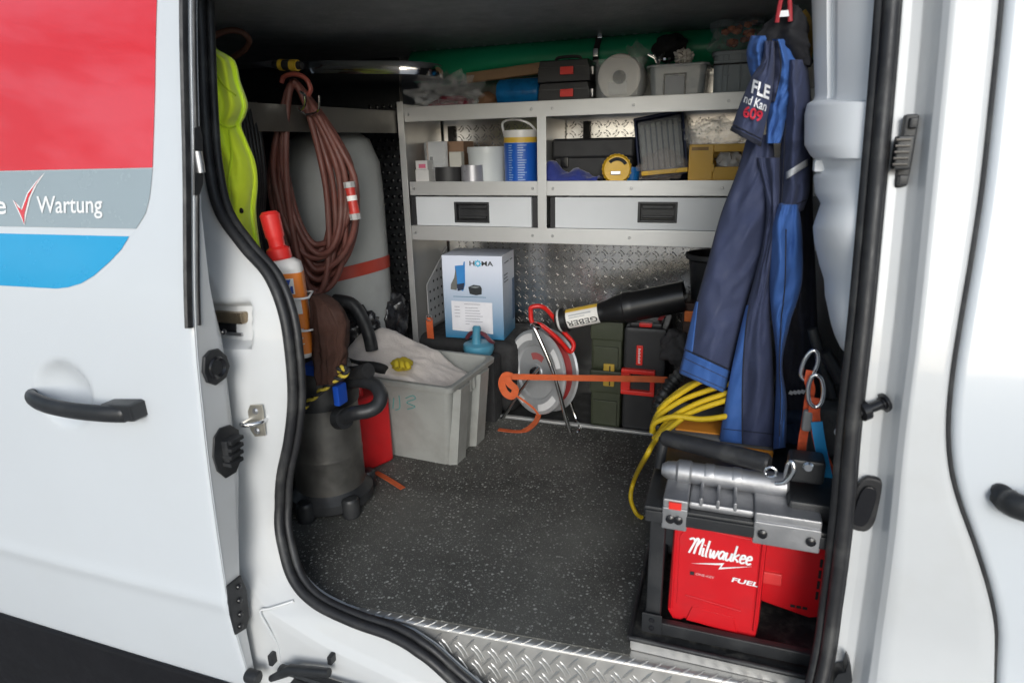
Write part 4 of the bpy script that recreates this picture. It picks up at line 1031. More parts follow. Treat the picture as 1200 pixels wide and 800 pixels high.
for (y0, y1) in ((.0, .085), (D*.5-.01, D*.5+.075) if False else (D-.11, D-.02)):
    rb2 = MB(); vs = []
    for (z, o_) in ((.0, 0), (H2-.02, fl*.93)):
        vs += [(W+o_-.004, y0, z), (W+o_+.022, y0+.012, z), (W+o_+.022, y1-.012, z), (W+o_-.004, y1, z)]
    rb2.add(vs, [(0, 1, 5, 4), (1, 2, 6, 5), (2, 3, 7, 6), (3, 2, 1, 0), (4, 5, 6, 7)], CRM)
    mesh_obj('rib', rb2, CRG, crate)
for y0 in (.10, D*.5, D-.03):
    mesh_obj('rim_web', MB().box(W+fl*.8, W+fl*.85+.016, y0-.002, y0+.002, H2-.06, H2-.016, 0, CRM), CRG, crate)
# teal felt-pen scrawl
TEAL = mat('teal_ink', (.10, .30, .29), .7)
def cp_(px, py):
    p = f1+Vector((0, 0, 0)); n_ = ey
    d = ray(px, py); t_ = (p-CAM).dot(n_)/d.dot(n_); q = CAM+d*t_
    tilt = fl*(q.z/H2); q2 = CAM+d*((p-ey*tilt-CAM).dot(n_)/d.dot(n_)); return q2-ey*.003
sc = MB()
for L_ in ([(455, 462), (455, 478)], [(468, 463), (469, 477), (464, 480)], [(476, 466), (484, 463), (487, 467), (477, 471), (487, 476), (478, 479)], [(462, 466), (461, 478)]):
    sc.tube(spline([cp_(*p) for p in L_], 5), .0016, n=5)
mesh_obj('pen_marking', sc, TEAL, crate)
# cloth heaped in the crate
WCL = mat('white_cloth', (.62, .56, .52), .95, var=(9, .08), bump=(130, .5), sheen=.2)
def clothtop(u, v):
    x = lerp(-.02, W+.01, u); y = lerp(-.01, D+.01, v)
    h = H2-.012+.12*math.exp(-((x-.10)/.13)**2-((y-D*.62)/.14)**2)-.045*max(0, (x-.27)/.15)+.018*math.sin(x*22+y*9)*.6
    h += .012*fbm((x*12, y*12, 0), 1, 3)
    ed = min(u, 1-u, v, 1-v); h -= .06*max(0, .08-ed)/.08
    return CRM @ Vector((x, y, h))
wc = MB().grid(clothtop, 50, 40); o = solo('white_cloth', wc, WCL, 'heap of off-white cloth in the grey crate', 'cloth', ang=80); solid(o, .008, -1)
YGL = mat('yellow_glove', (.55, .42, .02), .8, var=(12, .2), bump=(200, .3))
c_ = U(466, 430, 'y', (CRM @ Vector((W*.55, .02, 0))).y)
gl = MB().ico(c_+Vector((0, .03, .0)), (.035, .03, .02), 3, .35, 2, 8.0)
for k in range(3): gl.tube(spline([c_+Vector((-.01+.016*k, .02, .008)), c_+Vector((-.004+.02*k, .0, .016)), c_+Vector((.004+.022*k, -.012, .002))], 4), .009, n=8)
solo('yellow_glove', gl, YGL, 'crumpled yellow glove on the rim of the grey crate', 'glove', ang=70)
solo('black_padding', MB().tube(spline([CRM @ Vector((-.06, .06, H2+.02)), CRM @ Vector((.03, .02, H2+.028)), CRM @ Vector((.12, .015, H2+.02)), CRM @ Vector((.2, .02, H2+.008))], 6), [.02+.008*math.sin(k*.5) for k in range(19)], n=12, flat=.6), BLKM, 'black padded strip lying on the left rim of the grey crate', 'padding', ang=70)
# ================================================================== things on the shelves
def span(px0, px1, y, z): return XX(px0, y, z), XX(px1, y, z)
def topz(py, px, y, z0): return ZZ(py, XX(px, y, z0), y)
CLR = film('clear_plastic', (.75, .78, .8), .16, .15); CLRB = film('clear_bag_film', (.8, .82, .84), .16, .1); SMK = film('smoky_plastic', (.42, .45, .47), .55, .2)
zt = Z_TOP+.0005; zm = Z_MID+.0005
# green pipe along the wall
gy = 1.245; gz = ZZ(68, XX(650, gy, 1.27), gy); gr_ = .058
gx0, gx1 = XX(487, gy, gz), .34
gp = MB().lathe([(gr_-.005, 0), (gr_, 0), (gr_, (gx1-gx0)-.08), (gr_*1.08, (gx1-gx0)-.07), (gr_*1.08, gx1-gx0), (gr_-.005, gx1-gx0)], 36, basis((gx0, gy, gz), (0, 1, 0), (0, 0, 1), (1, 0, 0)))
solo('green_pipe', gp, mat('green_pvc', (.015, .36, .18), .35, var=(6, .1)), 'long green plastic pipe lying along the wall above the top shelf', 'pipe', ang=40)
# strap with buckle round the pipe
sb = thing('black_strap', 'black strap with metal buckle hanging over the green pipe', 'strap', tuple(U(700, 70, 'y', 1.16)))
mesh_obj('webbing', ribbon([U(704, 34, 'y', 1.19), U(702, 45, 'y', 1.175), U(699, 58, 'y', 1.17), U(698, 74, 'y', 1.17)], .02, (0, -1, 0)), BLKM, sb)
for (x, y) in ((703, 40), (698, 62)): 
    q = U(x, y, 'y', 1.16); mesh_obj('buckle', MB().box(q.x-.009, q.x+.009, q.y-.006, q.y+.004, q.z-.014, q.z+.014, .003), CHR, sb)
# bag of red wire
y = 1.06; c_ = U(525, 103, 'y', y); x0, x1 = span(491, 556, y, zt)
solo('red_wire_bundle', (lambda mb: [mb.tube(spline([Vector((lerp(x0, x1, .25), y+.02*k-.03, zt+.014+.006*(k % 3))), Vector((lerp(x0, x1, .5), y+.03*math.sin(k), zt+.022+.009*(k % 3))), Vector((lerp(x0, x1, .75), y+.02*math.cos(k*2), zt+.04-.008*(k % 4))), Vector((lerp(x0, x1, .9), y+.015*k-.03, zt+.02+.01*(k % 2)))], 5), .008, n=8) for k in range(6)] and mb)(MB()), mat('dark_red_wire', (.13, .006, .02), .4), 'dark red cables in a clear bag at the left end of the top shelf', 'cables', ang=60)
solo('clear_bag', MB().ico(((x0+x1)/2, y, zt+.052), ((x1-x0)/2*1.05, .07, .062), 4, .75, 3.4, 3.3, squash=zt), CLRB, 'clear plastic bag around the dark red cables on the top shelf', 'bag', ang=70)
# wooden batten
y = 1.17; a, b = U(548, 92, 'y', y), U(634, 80, 'y', y-.02)
WOOD = mat('planed_wood', (.36, .23, .13), .6, var=(6, .15), bump=(40, .3, (1, 14, 14)))
d = (b-a); L_ = d.length; d.normalize()
solo('wooden_batten', MB().box(0, L_, -.012, .012, -.018, .018, .003, basis(a, d, Vector((-d.y, d.x, 0)).normalized(), d.cross(Vector((-d.y, d.x, 0)).normalized()))), WOOD, 'wooden batten lying in front of the green pipe', 'wood')
# blue film roll
y = 1.05; x0, x1 = span(583, 632, y, zt); rr_ = .045
z1 = topz(91, 606, y, zt); rr_ = (z1-zt)/2
solo('blue_roll', MB().lathe([(.012, 0), (rr_*.9, 0), (rr_, .008), (rr_, x1-x0-.004), (rr_*.92, x1-x0), (.012, x1-x0)], 28, basis((x0, y+.03, zt+rr_), (0, 1, 0), (0, 0, 1), (1, 0, 0))), mat('blue_film', (.006, .12, .32), .22, var=(18, .4), bump=(25, .5)), 'roll of shiny blue film between the wire bag and the black cases', 'roll', ang=40)
solo('brown_package', MB().ico((XX(570, y, zt), y+.01, zt+.026), (.03, .03, .026), 3, .3, 2, 5, squash=zt), mat('brown_paper', (.16, .08, .04), .7), 'small brown package left of the blue roll', 'package', ang=70)
# two black cases with red latches
CASE = mat('case_black', (.02, .02, .022), .5, var=(10, .2), bump=(300, .15)); RLT = mat('latch_red', (.75, .03, .02), .4)
y = 1.0; x0, x1 = span(630, 691, y, zt); h = topz(70, 660, y, zt)-zt
for k, nm in enumerate(('lower', 'upper')):
    z0 = zt+k*(h/2+.0005); z1 = z0+h/2-.001
    cs = thing('black_case', '%s of two stacked small black cases with red latch' % nm, 'case', ((x0+x1)/2, y+.1, z0), 'black cases on the top shelf')
    sh = MB(); oct_ = [(x0, z0), (x1, z0), (x1+.0, z0+.03), (x1-.008, z1), (x0+.008, z1), (x0, z0+.03)]
    sh.prism([(p[0], p[1]) for p in oct_], .2, basis((0, y+.2, 0), (1, 0, 0), (0, 0, 1), (0, -1, 0)), b=.005)
    mesh_obj('shell', sh, CASE, cs); xm_ = (x0+x1)/2+.012
    mesh_obj('latch', MB().box(xm_-.022, xm_+.022, y-.007, y+.002, (z0+z1)/2-.012, (z0+z1)/2+.012, .002), RLT, cs)
    mesh_obj('lid_seam', MB().box(x0+.002, x1-.002, y-.0012, y+.01, z0+h*.33, z0+h*.34), BLKG, cs)
    if k == 1: mesh_obj('carry_handle', MB().tube(spline([(xm_-.045, y+.03, z1-.004), (xm_-.035, y+.028, z1+.010), (xm_+.03, y+.028, z1+.010), (xm_+.04, y+.03, z1-.004)], 5), .005, n=8), CASE, cs)
    mesh_obj('side_clip', MB().box(x1-.004, x1+.004, y+.03, y+.05, (z0+z1)/2-.012, (z0+z1)/2+.012, .001), STEEL, cs)
# open clear bins
def bin_(px0, px1, pyt, y, z0, depth, mtl, name, label, k=.86, lip=.008, parts=True):
    x0, x1 = span(px0, px1, y, z0+.1); zt_ = topz(pyt, (px0+px1)/2, y, z0); H = zt_-z0
    Wt = x1-x0; Wb = Wt*k; M = T((x0+x1)/2-Wb/2, y+.012, z0)
    b_ = thing(name, label, 'bin', ((x0+x1)/2, y+depth/2, z0))
    mb = MB(); crate_shell(mb, Wb, depth*.9, H, (Wt-Wb)/2-lip, .003, M, lip=lip, rim=.008)
    mesh_obj('bin_shell', mb, mtl, b_, ang=40); return b_, (x0, x1, z0, zt_)
B1, e1 = bin_(692, 758, 68, 1.0, zt, .24, CLR, 'clear_bin', 'clear plastic bin holding a white paper roll on the top shelf')
x0, x1, z0, z1 = e1; cxm = (x0+x1)/2-.002; rr_ = (topz(63, 725, 1.0, zt)-zt)/2
PAP = mat('white_paper', (.75, .72, .68), .9, var=(8, .05), bump=(90, .2))
pr_ = thing('paper_roll', 'white paper roll end-on inside the clear bin', 'paper roll', (cxm, 1.06, zt+.004))
mesh_obj('paper', MB().lathe([(.022, 0), (rr_*.96, 0), (rr_, .005), (rr_, .16), (.022, .16), (.022, 0)], 40, basis((cxm, 1.03, zt+.005+rr_), (1, 0, 0), (0, 0, 1), (0, 1, 0))), PAP, pr_, ang=40)
mesh_obj('core', MB().lathe([(.0215, .004), (.0215, .15), (.0, .15)], 20, basis((cxm, 1.03, zt+.005+rr_), (1, 0, 0), (0, 0, 1), (0, 1, 0))), mat('grey_card', (.22, .21, .2), .8), pr_)
mesh_obj('label_holder', MB().box(cxm-.03, cxm+.03, 1.004, 1.007, zt+.02, zt+.06, .002), CLR, B1)
solo('crumpled_film', MB().ico((XX(744, 1.05, z1), 1.08, z1+.005), (.032, .04, .045), 3, .6, 2.5, 2.2), CLRB, 'crumpled clear film sticking up from the white roll bin', 'film', ang=70)
B2, e2 = bin_(757, 832, 74, .995, zt, .24, SMK, 'smoky_bin', 'smoky grey plastic bin with label holder below the black cap')
x0, x1, z0, z1 = e2; cxm = (x0+x1)/2-.006
lh = MB(); yq = 1.0
for (a, b, c_, d_) in ((-.034, .034, .070, .074), (-.034, -.030, .008, .07), (.030, .034, .008, .07)): lh.box(cxm+a, cxm+b, yq-.002, yq+.006, zt+c_, zt+d_)
mesh_obj('label_holder', lh, BLKG, B2)
solo('paper_slip', MB().box(cxm-.029, cxm+.029, yq+.0015, yq+.003, zt+.01, zt+.066), mat('paper_grey', (.5, .5, .5), .8), 'pale paper slip in the holder of the smoky bin', 'label') if False else mesh_obj('label_card', MB().box(cxm-.029, cxm+.029, yq+.0015, yq+.003, zt+.01, zt+.066), mat('paper_grey', (.42, .43, .44), .8), B2)
# on top of it: black knitted cap, bits of chrome, crumpled white
q = U(784, 60, 'y', 1.1)
solo('black_cap_hat', MB().ico((q.x, q.y, q.z+.012), (.052, .06, .04), 4, .25, 1.6, 6.1), mat('black_wool', (.012, .012, .013), .95, bump=(200, .6)), 'rounded black cap lying on the smoky bin', 'cap', ang=70)
mb = MB()
for k in range(6):
    q = U(764+k*4, 66+3*(k % 3), 'y', 1.03); mb.box(-.014, .014, -.004, .004, -.004, .004, .001, T(q.x, q.y, q.z, ry=30+35*k, rz=20*k))
solo('metal_clips', mb, CHR, 'small shiny metal clips on the left of the smoky bin', 'clips')
q = U(801, 67, 'y', 1.03)
solo('crumpled_rag', MB().ico((q.x, q.y, q.z), (.024, .03, .021), 4, .7, 2.6, 9.4), mat('rag_white', (.6, .57, .52), .9, bump=(120, .5)), 'crumpled white rag on the smoky bin', 'rag', ang=70)
# grey stacking box
y = 1.0; x0, x1 = span(835, 905, y, zt+.1); z1 = topz(58, 860, y, zt)
GB = mat('grey_box_plastic', (.25, .29, .32), .5, var=(6, .08))
gb = thing('grey_box', 'grey stacking box on the top shelf beside the jacket', 'box', ((x0+x1)/2, y+.13, zt))
mesh_obj('box_body', crate_shell(MB(), x1-x0-.016, .24, z1-zt, .004, .004, T(x0+.006, y+.012, zt), lip=.005, rim=.012), GB, gb)
rb_ = MB(); 
for px_ in (847, 853, 868): xx_ = XX(px_, y, zt+.1); rb_.box(xx_-.0025, xx_+.0025, y+.004, y+.013, zt+.004, z1-.012, .0008)
rb_.box(x0+.004, x1-.004, y+.003, y+.013, z1-.034, z1-.028, .001); rb_.box(XX(847, y, zt), XX(853, y, zt), y+.004, y+.013, zt+.06, zt+.066)
mesh_obj('moulded_rib', rb_, GB, gb)
mesh_obj('rim_line', MB().box(x0+.003, x1-.003, y+.0025, y+.012, z1-.040, z1-.036), BLKM, gb)
ORS = mat('orange_parts', (.55, .14, .015), .55, var=(30, .4))
mb = MB(); rnd = random.Random(4)
for k in range(26):
    q = U(848+rnd.random()*52, 52-rnd.random()*18*(k/26)-(k/26)*12, 'y', 1.04+rnd.random()*.1); mb.ico(q, (.014, .012, .010), 1, .4, 2, k)
solo('orange_fittings', mb, ORS, 'bag of small orange fittings heaped on the grey box', 'fittings', ang=70)
q = U(868, 44, 'y', 1.08); solo('fittings_bag', MB().ico(q, (.085, .09, .055), 4, .5, 2.2, 1.7), CLRB, 'clear film around the orange fittings on the grey box', 'bag', ang=70)
# ---------------- middle shelf, left bay
y = 1.08
def smallbox(px0, px1, pyt, y, d, z0, mtl, name, label, cat, rz=0, b=.002, parts=None):
    x0, x1 = span(px0, px1, y, z0); z1 = topz(pyt, (px0+px1)/2, y, z0); w_ = x1-x0
    mb = MB().box(-w_/2, w_/2, 0, d, 0, z1-z0, b, T((x0+x1)/2, y, z0, rz=rz)); return solo(name, mb, mtl, label, cat), (x0, x1, z0, z1)
o, e = smallbox(487.5, 503, 199, 1.02, .06, zm, mat('white_carton', (.55, .54, .53), .7), 'white_carton', 'small white carton at the left end of the middle shelf', 'carton')
x0, x1, z0, z1 = e
t_ = thing('medicine_carton', 'tiny white and pink carton on top of the small white carton', 'carton', ((x0+x1)/2, 1.04, z1))
mesh_obj('carton', MB().taper(x0+.002, x1-.004, 1.022, 1.07, z1+.0004, z1+.032, .95, .001), mat('white_carton', (.55, .54, .53), .7), t_)
mesh_obj('pink_mark', MB().box(x0+.016, x1-.012, 1.0195, 1.023, z1+.006, z1+.02), mat('pink_print', (.55, .12, .2), .6), t_)
bx_, e = smallbox(502, 545, 166, 1.13, .1, zm, mat('cardboard', (.26, .16, .10), .85, bump=(60, .2)), 'cardboard_box', 'brown cardboard box at the back of the left shelf bay', 'box')
cbx = thing('blister_pack', 'clear blister pack with white card leaning in the left shelf bay', 'package', (XX(513, 1.09, zm), 1.09, zm))
xq0, xq1 = span(502, 526, 1.09, zm+.05); zq = topz(166, 514, 1.09, zm)
mesh_obj('blister', MB().box(xq0, xq1, 1.06, 1.09, zm, zq, .006), CLR, cbx)
mesh_obj('card', MB().box(xq0+.003, xq1-.003, 1.092, 1.094, zm, zq), mat('card_grey', (.45, .45, .45), .7), cbx)
mesh_obj('print', MB().box(xq0+.008, xq0+.02, 1.0905, 1.0925, zm+.07, zm+.095), BLKM, cbx)
o, e = smallbox(527, 541, 178, 1.06, .03, zm+.05, mat('pale_carton', (.5, .49, .44), .75), 'pale_carton', 'pale little carton standing behind the tape rolls', 'carton')
def roll(px0, px1, pyt, y, z0, mtl, name, label, inner=.55):
    x0, x1 = span(px0, px1, y, z0); r_ = (x1-x0)/2; z1 = topz(pyt, (px0+px1)/2, y-r_*.4, z0)
    mb = MB().lathe([(r_*inner, 0), (r_, 0), (r_, z1-z0), (r_*inner, z1-z0), (r_*inner, 0)], 36, T((x0+x1)/2, y, z0)); return solo(name, mb, mtl, label, 'tape', 'tape rolls on the middle shelf', ang=40)
roll(512, 541, 196, 1.03, zm, mat('black_tape', (.025, .025, .026), .5), 'tape_roll', 'dark roll of tape left of the silver tape roll')
roll(542, 567, 193.5, 1.035, zm, mat('silver_tape', (.4, .4, .43), .32, .5, rvar=.1), 'tape_roll', 'silver duct tape roll in front of the white bucket')
# white bucket
def bucket(px0, px1, pyt, y, mtl, name, label, k=.93, rim=True):
    x0, x1 = span(px0, px1, y, zm+.08); r_ = (x1-x0)/2; z1 = topz(pyt, (px0+px1)/2, y-r_*.3, zm); H = z1-zm
    b_ = thing(name, label, 'bucket', ((x0+x1)/2, y, zm))
    pr_ = [(0, 0), (r_*k, 0), (r_*k*1.005, .004), (r_*.985, H-.02), (r_*1.02, H-.02), (r_*1.02, H-.004), (r_, H), (r_*.96, H), (r_*.95, H-.02), (r_*k*.96, .01), (0, .01)]
    mesh_obj('bucket_body', MB().lathe(pr_, 44, T((x0+x1)/2, y, zm)), mtl, b_, ang=40); return b_, ((x0+x1)/2, y, r_, H)
bucket(550, 593, 172, 1.1, mat('bucket_white', (.55, .58, .58), .38, var=(6, .05)), 'white_bucket', 'plain white plastic bucket behind the silver tape')
b2, (bx2, by2, r2, h2) = bucket(592, 630, 152.5, 1.055, mat('bucket_body', (.7, .69, .66), .35), 'blue_bucket', 'white paint bucket with blue printed label and carry handle', k=.97)
BLB = mat('blue_print', (.01, .09, .42), .35, var=(5, .05)); YLB = mat('yellow_print', (.65, .42, .05), .4)
lb_ = mesh_obj('blue_label', MB().lathe([(r2*.984, .004), (r2*1.0, h2-.042)], 44, T(bx2, by2, zm)), BLB, b2)
mesh_obj('yellow_band', MB().lathe([(r2*1.001, h2-.041), (r2*1.003, h2-.024)], 44, T(bx2, by2, zm)), YLB, b2)
LBT = mat('pale_blue_print', (.25, .38, .62), .5); mb = MB(); rnd = random.Random(9)
for k in range(15):
    z = zm+.012+k*.0082
    for (a0, a1) in ((-118, -100-rnd.random()*8), (-84, -52-rnd.random()*18)):
        mb.grid(lambda u, v: Vector((bx2+r2*1.003*math.cos(R(lerp(a0, a1, u))), by2+r2*1.003*math.sin(R(lerp(a0, a1, u))), z+v*.003)), 5, 1)
mesh_obj('label_text', mb, LBT, lb_)
hz = ZZ(142, bx2, by2); 
mesh_obj('carry_handle', MB().tube(spline([(bx2-r2*1.02, by2, zm+h2-.012), (bx2-r2*.9, by2-.03, hz-.004), (bx2, by2-.05, hz+.004), (bx2+r2*.75, by2-.04, hz-.012), (bx2+r2*1.02, by2, zm+h2-.012)], 6), .004, n=8), WIREW, b2)
# ---------------- middle shelf, right bay
y = 1.1; x0, x1 = span(648, 741, y, zm+.05); z1 = topz(163, 700, y, zm)
bc = thing('black_toolbox', 'black plastic tool case at the back of the right shelf bay', 'tool case', ((x0+x1)/2, y+.08, zm))
mesh_obj('case_body', MB().box(x0, x1, y, y+.16, zm, z1, .014, seg=3), CASE, bc)
mesh_obj('lid', MB().box(x0-.004, x1+.004, y-.006, y+.164, zm+(z1-zm)*.55, z1+.004, .012, seg=3), CASE, bc)
for px_ in (662, 722): xx_ = XX(px_, y, zm+.06); mesh_obj('latch', MB().box(xx_-.014, xx_+.014, y-.012, y+.002, zm+.05, zm+.085, .003), BLKG, bc)
BCL = mat('blue_cloth', (.02, .035, .22), .9, var=(14, .2), bump=(150, .4), sheen=.3)
x0, x1 = span(640, 702, 1.02, zm)
def bcl(u, v):
    x = lerp(x0, x1, u); yy = lerp(.985, 1.08, v); h = .006+.055*math.sin(math.pi*min(1, max(0, v)))**.6*(1-u*.75)*(1+.35*math.sin(u*13))+.01*fbm((u*6, v*4, 0), 1)
    return Vector((x, yy, zm+max(.002, h)))
o = solo('blue_cloth', MB().grid(bcl, 40, 16), BCL, 'crumpled royal blue cloth in front of the black tool case', 'cloth', ang=80); solid(o, .004)
# yellow tape measure reel and blue cup
y = 1.0; x0, x1 = span(705, 739, y, zm+.03); r_ = (x1-x0)/2
YEL = mat('yellow_plastic', (.72, .42, .012), .4, var=(9, .06))
ym = thing('tape_measure', 'round yellow tape measure reel lying on its edge on the middle shelf', 'tape measure', ((x0+x1)/2, y, zm))
MR = T((x0+x1)/2, y+.01, zm+r_-.002, rz=12) @ basis((0, 0, 0), (1, 0, 0), (0, 0, 1), (0, -1, 0))
mesh_obj('reel_case', MB().lathe([(0, .018), (r_*.86, .018), (r_*.97, .012), (r_, .004), (r_, -.02), (0, -.02)], 36, MR), YEL, ym, ang=40)
rg = MB()
for k in range(22): a = 2*math.pi*k/22; rg.box(r_*.94, r_*1.02, -.003, .003, -.016, .010, .001, MR @ Matrix.Rotation(a, 4, 'Z'))
mesh_obj('grip_rib', rg, YEL, ym)
mesh_obj('crank', MB().box(-.02, .012, -.006, .006, .018, .026, .002, MR @ T(0, -.012, 0)), STEEL, ym)
mesh_obj('dark_scale', MB().lathe([(r_*.55, .0192), (r_*.78, .0192)], 30, MR, a0=.5, a1=2.4), BLKM, ym)
q = U(741, 194, 'y', 1.03)
solo('blue_cup', MB().lathe([(0, 0), (.020, 0), (.026, .05), (.024, .05), (.019, .004), (0, .004)], 28, T(q.x, 1.035, zm, rx=0)), mat('cup_blue', (.008, .12, .36), .35), 'small blue plastic cup behind the yellow tape measure', 'cup')
# tilted dark blue bin with ribbed clear insert
y = 1.06; bl = U(746, 210, 'y', y); x0, x1 = span(750, 806, y, zm+.08)
zb1 = topz(136, 778, y, zm); Mb = T(x0, y+.03, zm+.004, rx=-14, ry=-9)
nb_ = thing('navy_bin', 'tilted navy blue bin with a clear ribbed front on the middle shelf', 'bin', ((x0+x1)/2, y+.06, zm))
NV = mat('navy_plastic', (.012, .02, .06), .4); w_ = x1-x0; hh = zb1-zm
mb = MB(); mb.box(0, w_, .0, .12, 0, .006, .001, Mb); mb.box(-.006, .002, -.004, .12, 0, hh, .003, Mb); mb.box(w_-.002, w_+.006, -.004, .12, 0, hh, .003, Mb); mb.box(-.006, w_+.006, -.005, .12, hh-.006, hh+.004, .003, Mb); mb.box(0, w_, .11, .12, 0, hh, 0, Mb)
mesh_obj('bin_frame', mb, NV, nb_)
rbm = MB()
for k in range(7): rbm.box(.012+k*(w_-.024)/7, .012+(k+.72)*(w_-.024)/7, .006, .014, .03, hh-.02, .002, Mb)
mesh_obj('ribbed_front', rbm, mat('grey_clear_rib', (.22, .23, .22), .25), nb_)
mesh_obj('clear_cover', MB().box(.006, w_-.006, .001, .004, .02, hh-.012, .001, Mb), CLR, nb_)
# bagged yellow level in front
y = .985; a, b = U(752, 204, 'y', y), U(806, 199, 'y', y)
solo('yellow_level', MB().box(0, (b-a).length, -.008, .008, -.006, .008, .002, basis(a, (b-a).normalized(), (0, 1, 0), Vector((b-a)).normalized().cross(Vector((0, 1, 0)))*1)), YEL, 'short yellow bar wrapped in film before the navy bin', 'tool')
q = U(776, 194, 'y', 1.0)
solo('film_wrap', MB().ico((q.x, 1.0, q.z), (.075, .04, .045), 4, .35, 2.4, 7.7, squash=zm), film('brownish_film', (.6, .52, .47), .14, .1), 'crumpled brownish clear film over the yellow bar', 'film', ang=70)
# yellow bin with clear parts and bag
y = .99; x0, x1 = span(806, 876, y, zm+.03); z1 = topz(169, 830, y, zm); w_ = x1-x0; hh = z1-zm
yb = thing('yellow_bin', 'mustard yellow storage bin at the right end of the middle shelf', 'bin', ((x0+x1)/2, y+.1, zm))
xa_ = XX(834, y, zm)-x0; M = T(x0, y, zm)
mb = MB(); mb.box(0, xa_, 0, .012, 0, hh, .003, M); mb.box(xa_, w_, .004, .012, 0, hh*.42, .003, M); mb.box(xa_, w_, .002, .014, hh*.80, hh, .002, M); mb.box(0, .008, .0125, .2, 0, hh, .002, M); mb.box(w_-.008, w_, .0125, .2, 0, hh, .002, M); mb.box(.0085, w_-.0085, .0125, .2, 0, .006, 0, M); mb.box(.0085, w_-.0085, .19, .2, .0065, hh, 0, M)
MUS = mat('mustard_plastic', (.66, .37, .03), .45, var=(7, .08))
mesh_obj('bin_shell', mb, MUS, yb)
mesh_obj('slot', MB().box(.008, xa_-.016, -.001, .003, hh-.018, hh-.008, 0, M), mat('mustard_dark', (.25, .13, .01), .5), yb)
mesh_obj('catch', MB().box(xa_-.006, xa_+.004, -.004, .004, hh*.3, hh*.5, .001, M), MUS, yb)
solo('clear_parts', MB().ico((x0+w_*.68, y+.05, zm+hh*.5), (.038, .03, hh*.36), 3, .5, 3, 1.1), film('white_parts', (.8, .8, .8), .5, .2), 'clear bagged parts inside the mustard yellow bin', 'parts', ang=70)
q = U(838, 150, 'y', 1.05)
solo('crumpled_bag', MB().ico((q.x, 1.06, z1+.03), (.085, .06, .045), 4, .6, 2.6, 4.2), film('bag_film_grey', (.62, .64, .66), .22, .1), 'crumpled transparent bag on top of the mustard yellow bin', 'bag', ang=70)
# dark pipe clips on the wall behind (conduit and strap seen between the boards)
for (px0, z0, z1_) in ((531, .9, 1.09), (688, .9, 1.09)):
    xx_ = XX(px0, YB, 1.0); mesh_obj('wall_rib', MB().box(xx_-.012, xx_+.012, YB-.02, YB-.001, z0, z1_, .002), BLKM, wall)
# ================================================================== floor level below the shelves
# wheel arch box, covered
mesh_obj('wheel_arch', MB().box(XL-.3, XX(612, 1.1, .3), 1.0, YB-.003, .0, .295, .04, seg=3), BLKM, van)
# printed carton on it
a, b, c_ = U(523, 387, 'y', 1.01), U(590, 389, 'y', 1.035), U(617, 391, 'y', 1.13)
zb_ = .2955; a = Vector((XX(522.5, 1.01, zb_), 1.01, zb_)); 
ang_ = 5; 
exx = Vector((math.cos(R(ang_)), math.sin(R(ang_)), 0)); eyy = Vector((-exx.y, exx.x, 0))
wb = .02
while True:
    q = a+exx*wb; px_ = (lambda d: 600+FPX*d.dot(_R)/d.dot(_F))(q-CAM)
    if px_ >= 590.5: break
    wb += .001
hb = ZZ(299, a.x, a.y)-zb_
dpb = .18
BXM = basis(a, exx, eyy, (0, 0, 1))
cart = thing('printed_carton', 'white and blue printed carton with pump picture under the shelves', 'carton', tuple(a+exx*wb/2))
def grad_mat(name, top, bot, h):
    m = mat(name, top, .42, var=(8, .02)); nt = m.node_tree; b_ = nt.nodes['Principled BSDF']; tc_ = nt.nodes.new('ShaderNodeTexCoord')
    sx = nt.nodes.new('ShaderNodeSeparateXYZ'); nt.links.new(tc_.outputs['Object'], sx.inputs[0]); mr = nt.nodes.new('ShaderNodeMapRange'); mr.inputs['From Min'].default_value = 0; mr.inputs['From Max'].default_value = h*.85
    nt.links.new(sx.outputs['Z'], mr.inputs['Value']); mx = nt.nodes.new('ShaderNodeMix'); mx.data_type = 'RGBA'; mx.inputs['A'].default_value = (*bot, 1); mx.inputs['B'].default_value = (*top, 1)
    nt.links.new(mr.outputs['Result'], mx.inputs['Factor']); nt.links.new(mx.outputs['Result'], b_.inputs['Base Color']); return m
CFR = grad_mat('carton_print', (.62, .66, .76), (.015, .14, .27), hb)          # printed fade from white to blue
mesh_obj('carton_body', MB().box(0, wb, 0, dpb, 0, hb, .0015, BXM), CFR, cart)
FX = BXM @ basis((0, -.0012, 0), (1, 0, 0), (0, 0, 1), (0, -1, 0))
INK = mat('black_ink', (.015, .018, .022), .6); CY = mat('cyan_ink', (.05, .42, .62), .5); PBL = mat('pump_blue', (.03, .2, .5), .45)
def pt_(u, v): return u*wb, v*hb
def prn(name, poly, mtl, d=.0008, o=0.0): return mesh_obj(name, MB().prism([pt_(*p) for p in poly], d, FX @ T(0, 0, o)), mtl, cart)
mesh_obj('lettering', text_on('H', wb*.085, hb*.055, FX @ T(*pt_(.465, .885), .0006), offset=.02), INK, cart)
mesh_obj('lettering', text_on('MA', wb*.19, hb*.055, FX @ T(*pt_(.665, .885), .0006), offset=.02), INK, cart)
mesh_obj('letter_ring', MB().lathe([(wb*.026, 0), (wb*.046, 0)], 18, FX @ T(*pt_(.605, .912), .0006)), CY, cart)
gear = MB()
for k in range(8): gear.box(wb*.044, wb*.058, -wb*.009, wb*.009, 0, .0006, 0, FX @ T(*pt_(.605, .912), .0006) @ Matrix.Rotation(2*math.pi*k/8, 4, 'Z'))
mesh_obj('letter_ring', gear, CY, cart)
prn('pump_picture', [(.22, .88), (.36, .89), (.37, .93), (.39, .93), (.38, .66), (.34, .58), (.22, .62)], PBL)
prn('pump_picture', [(.20, .74), (.235, .86), (.25, .64), (.23, .59), (.13, .60), (.14, .66)], mat('print_grey', (.12, .12, .11), .6), o=.0006)
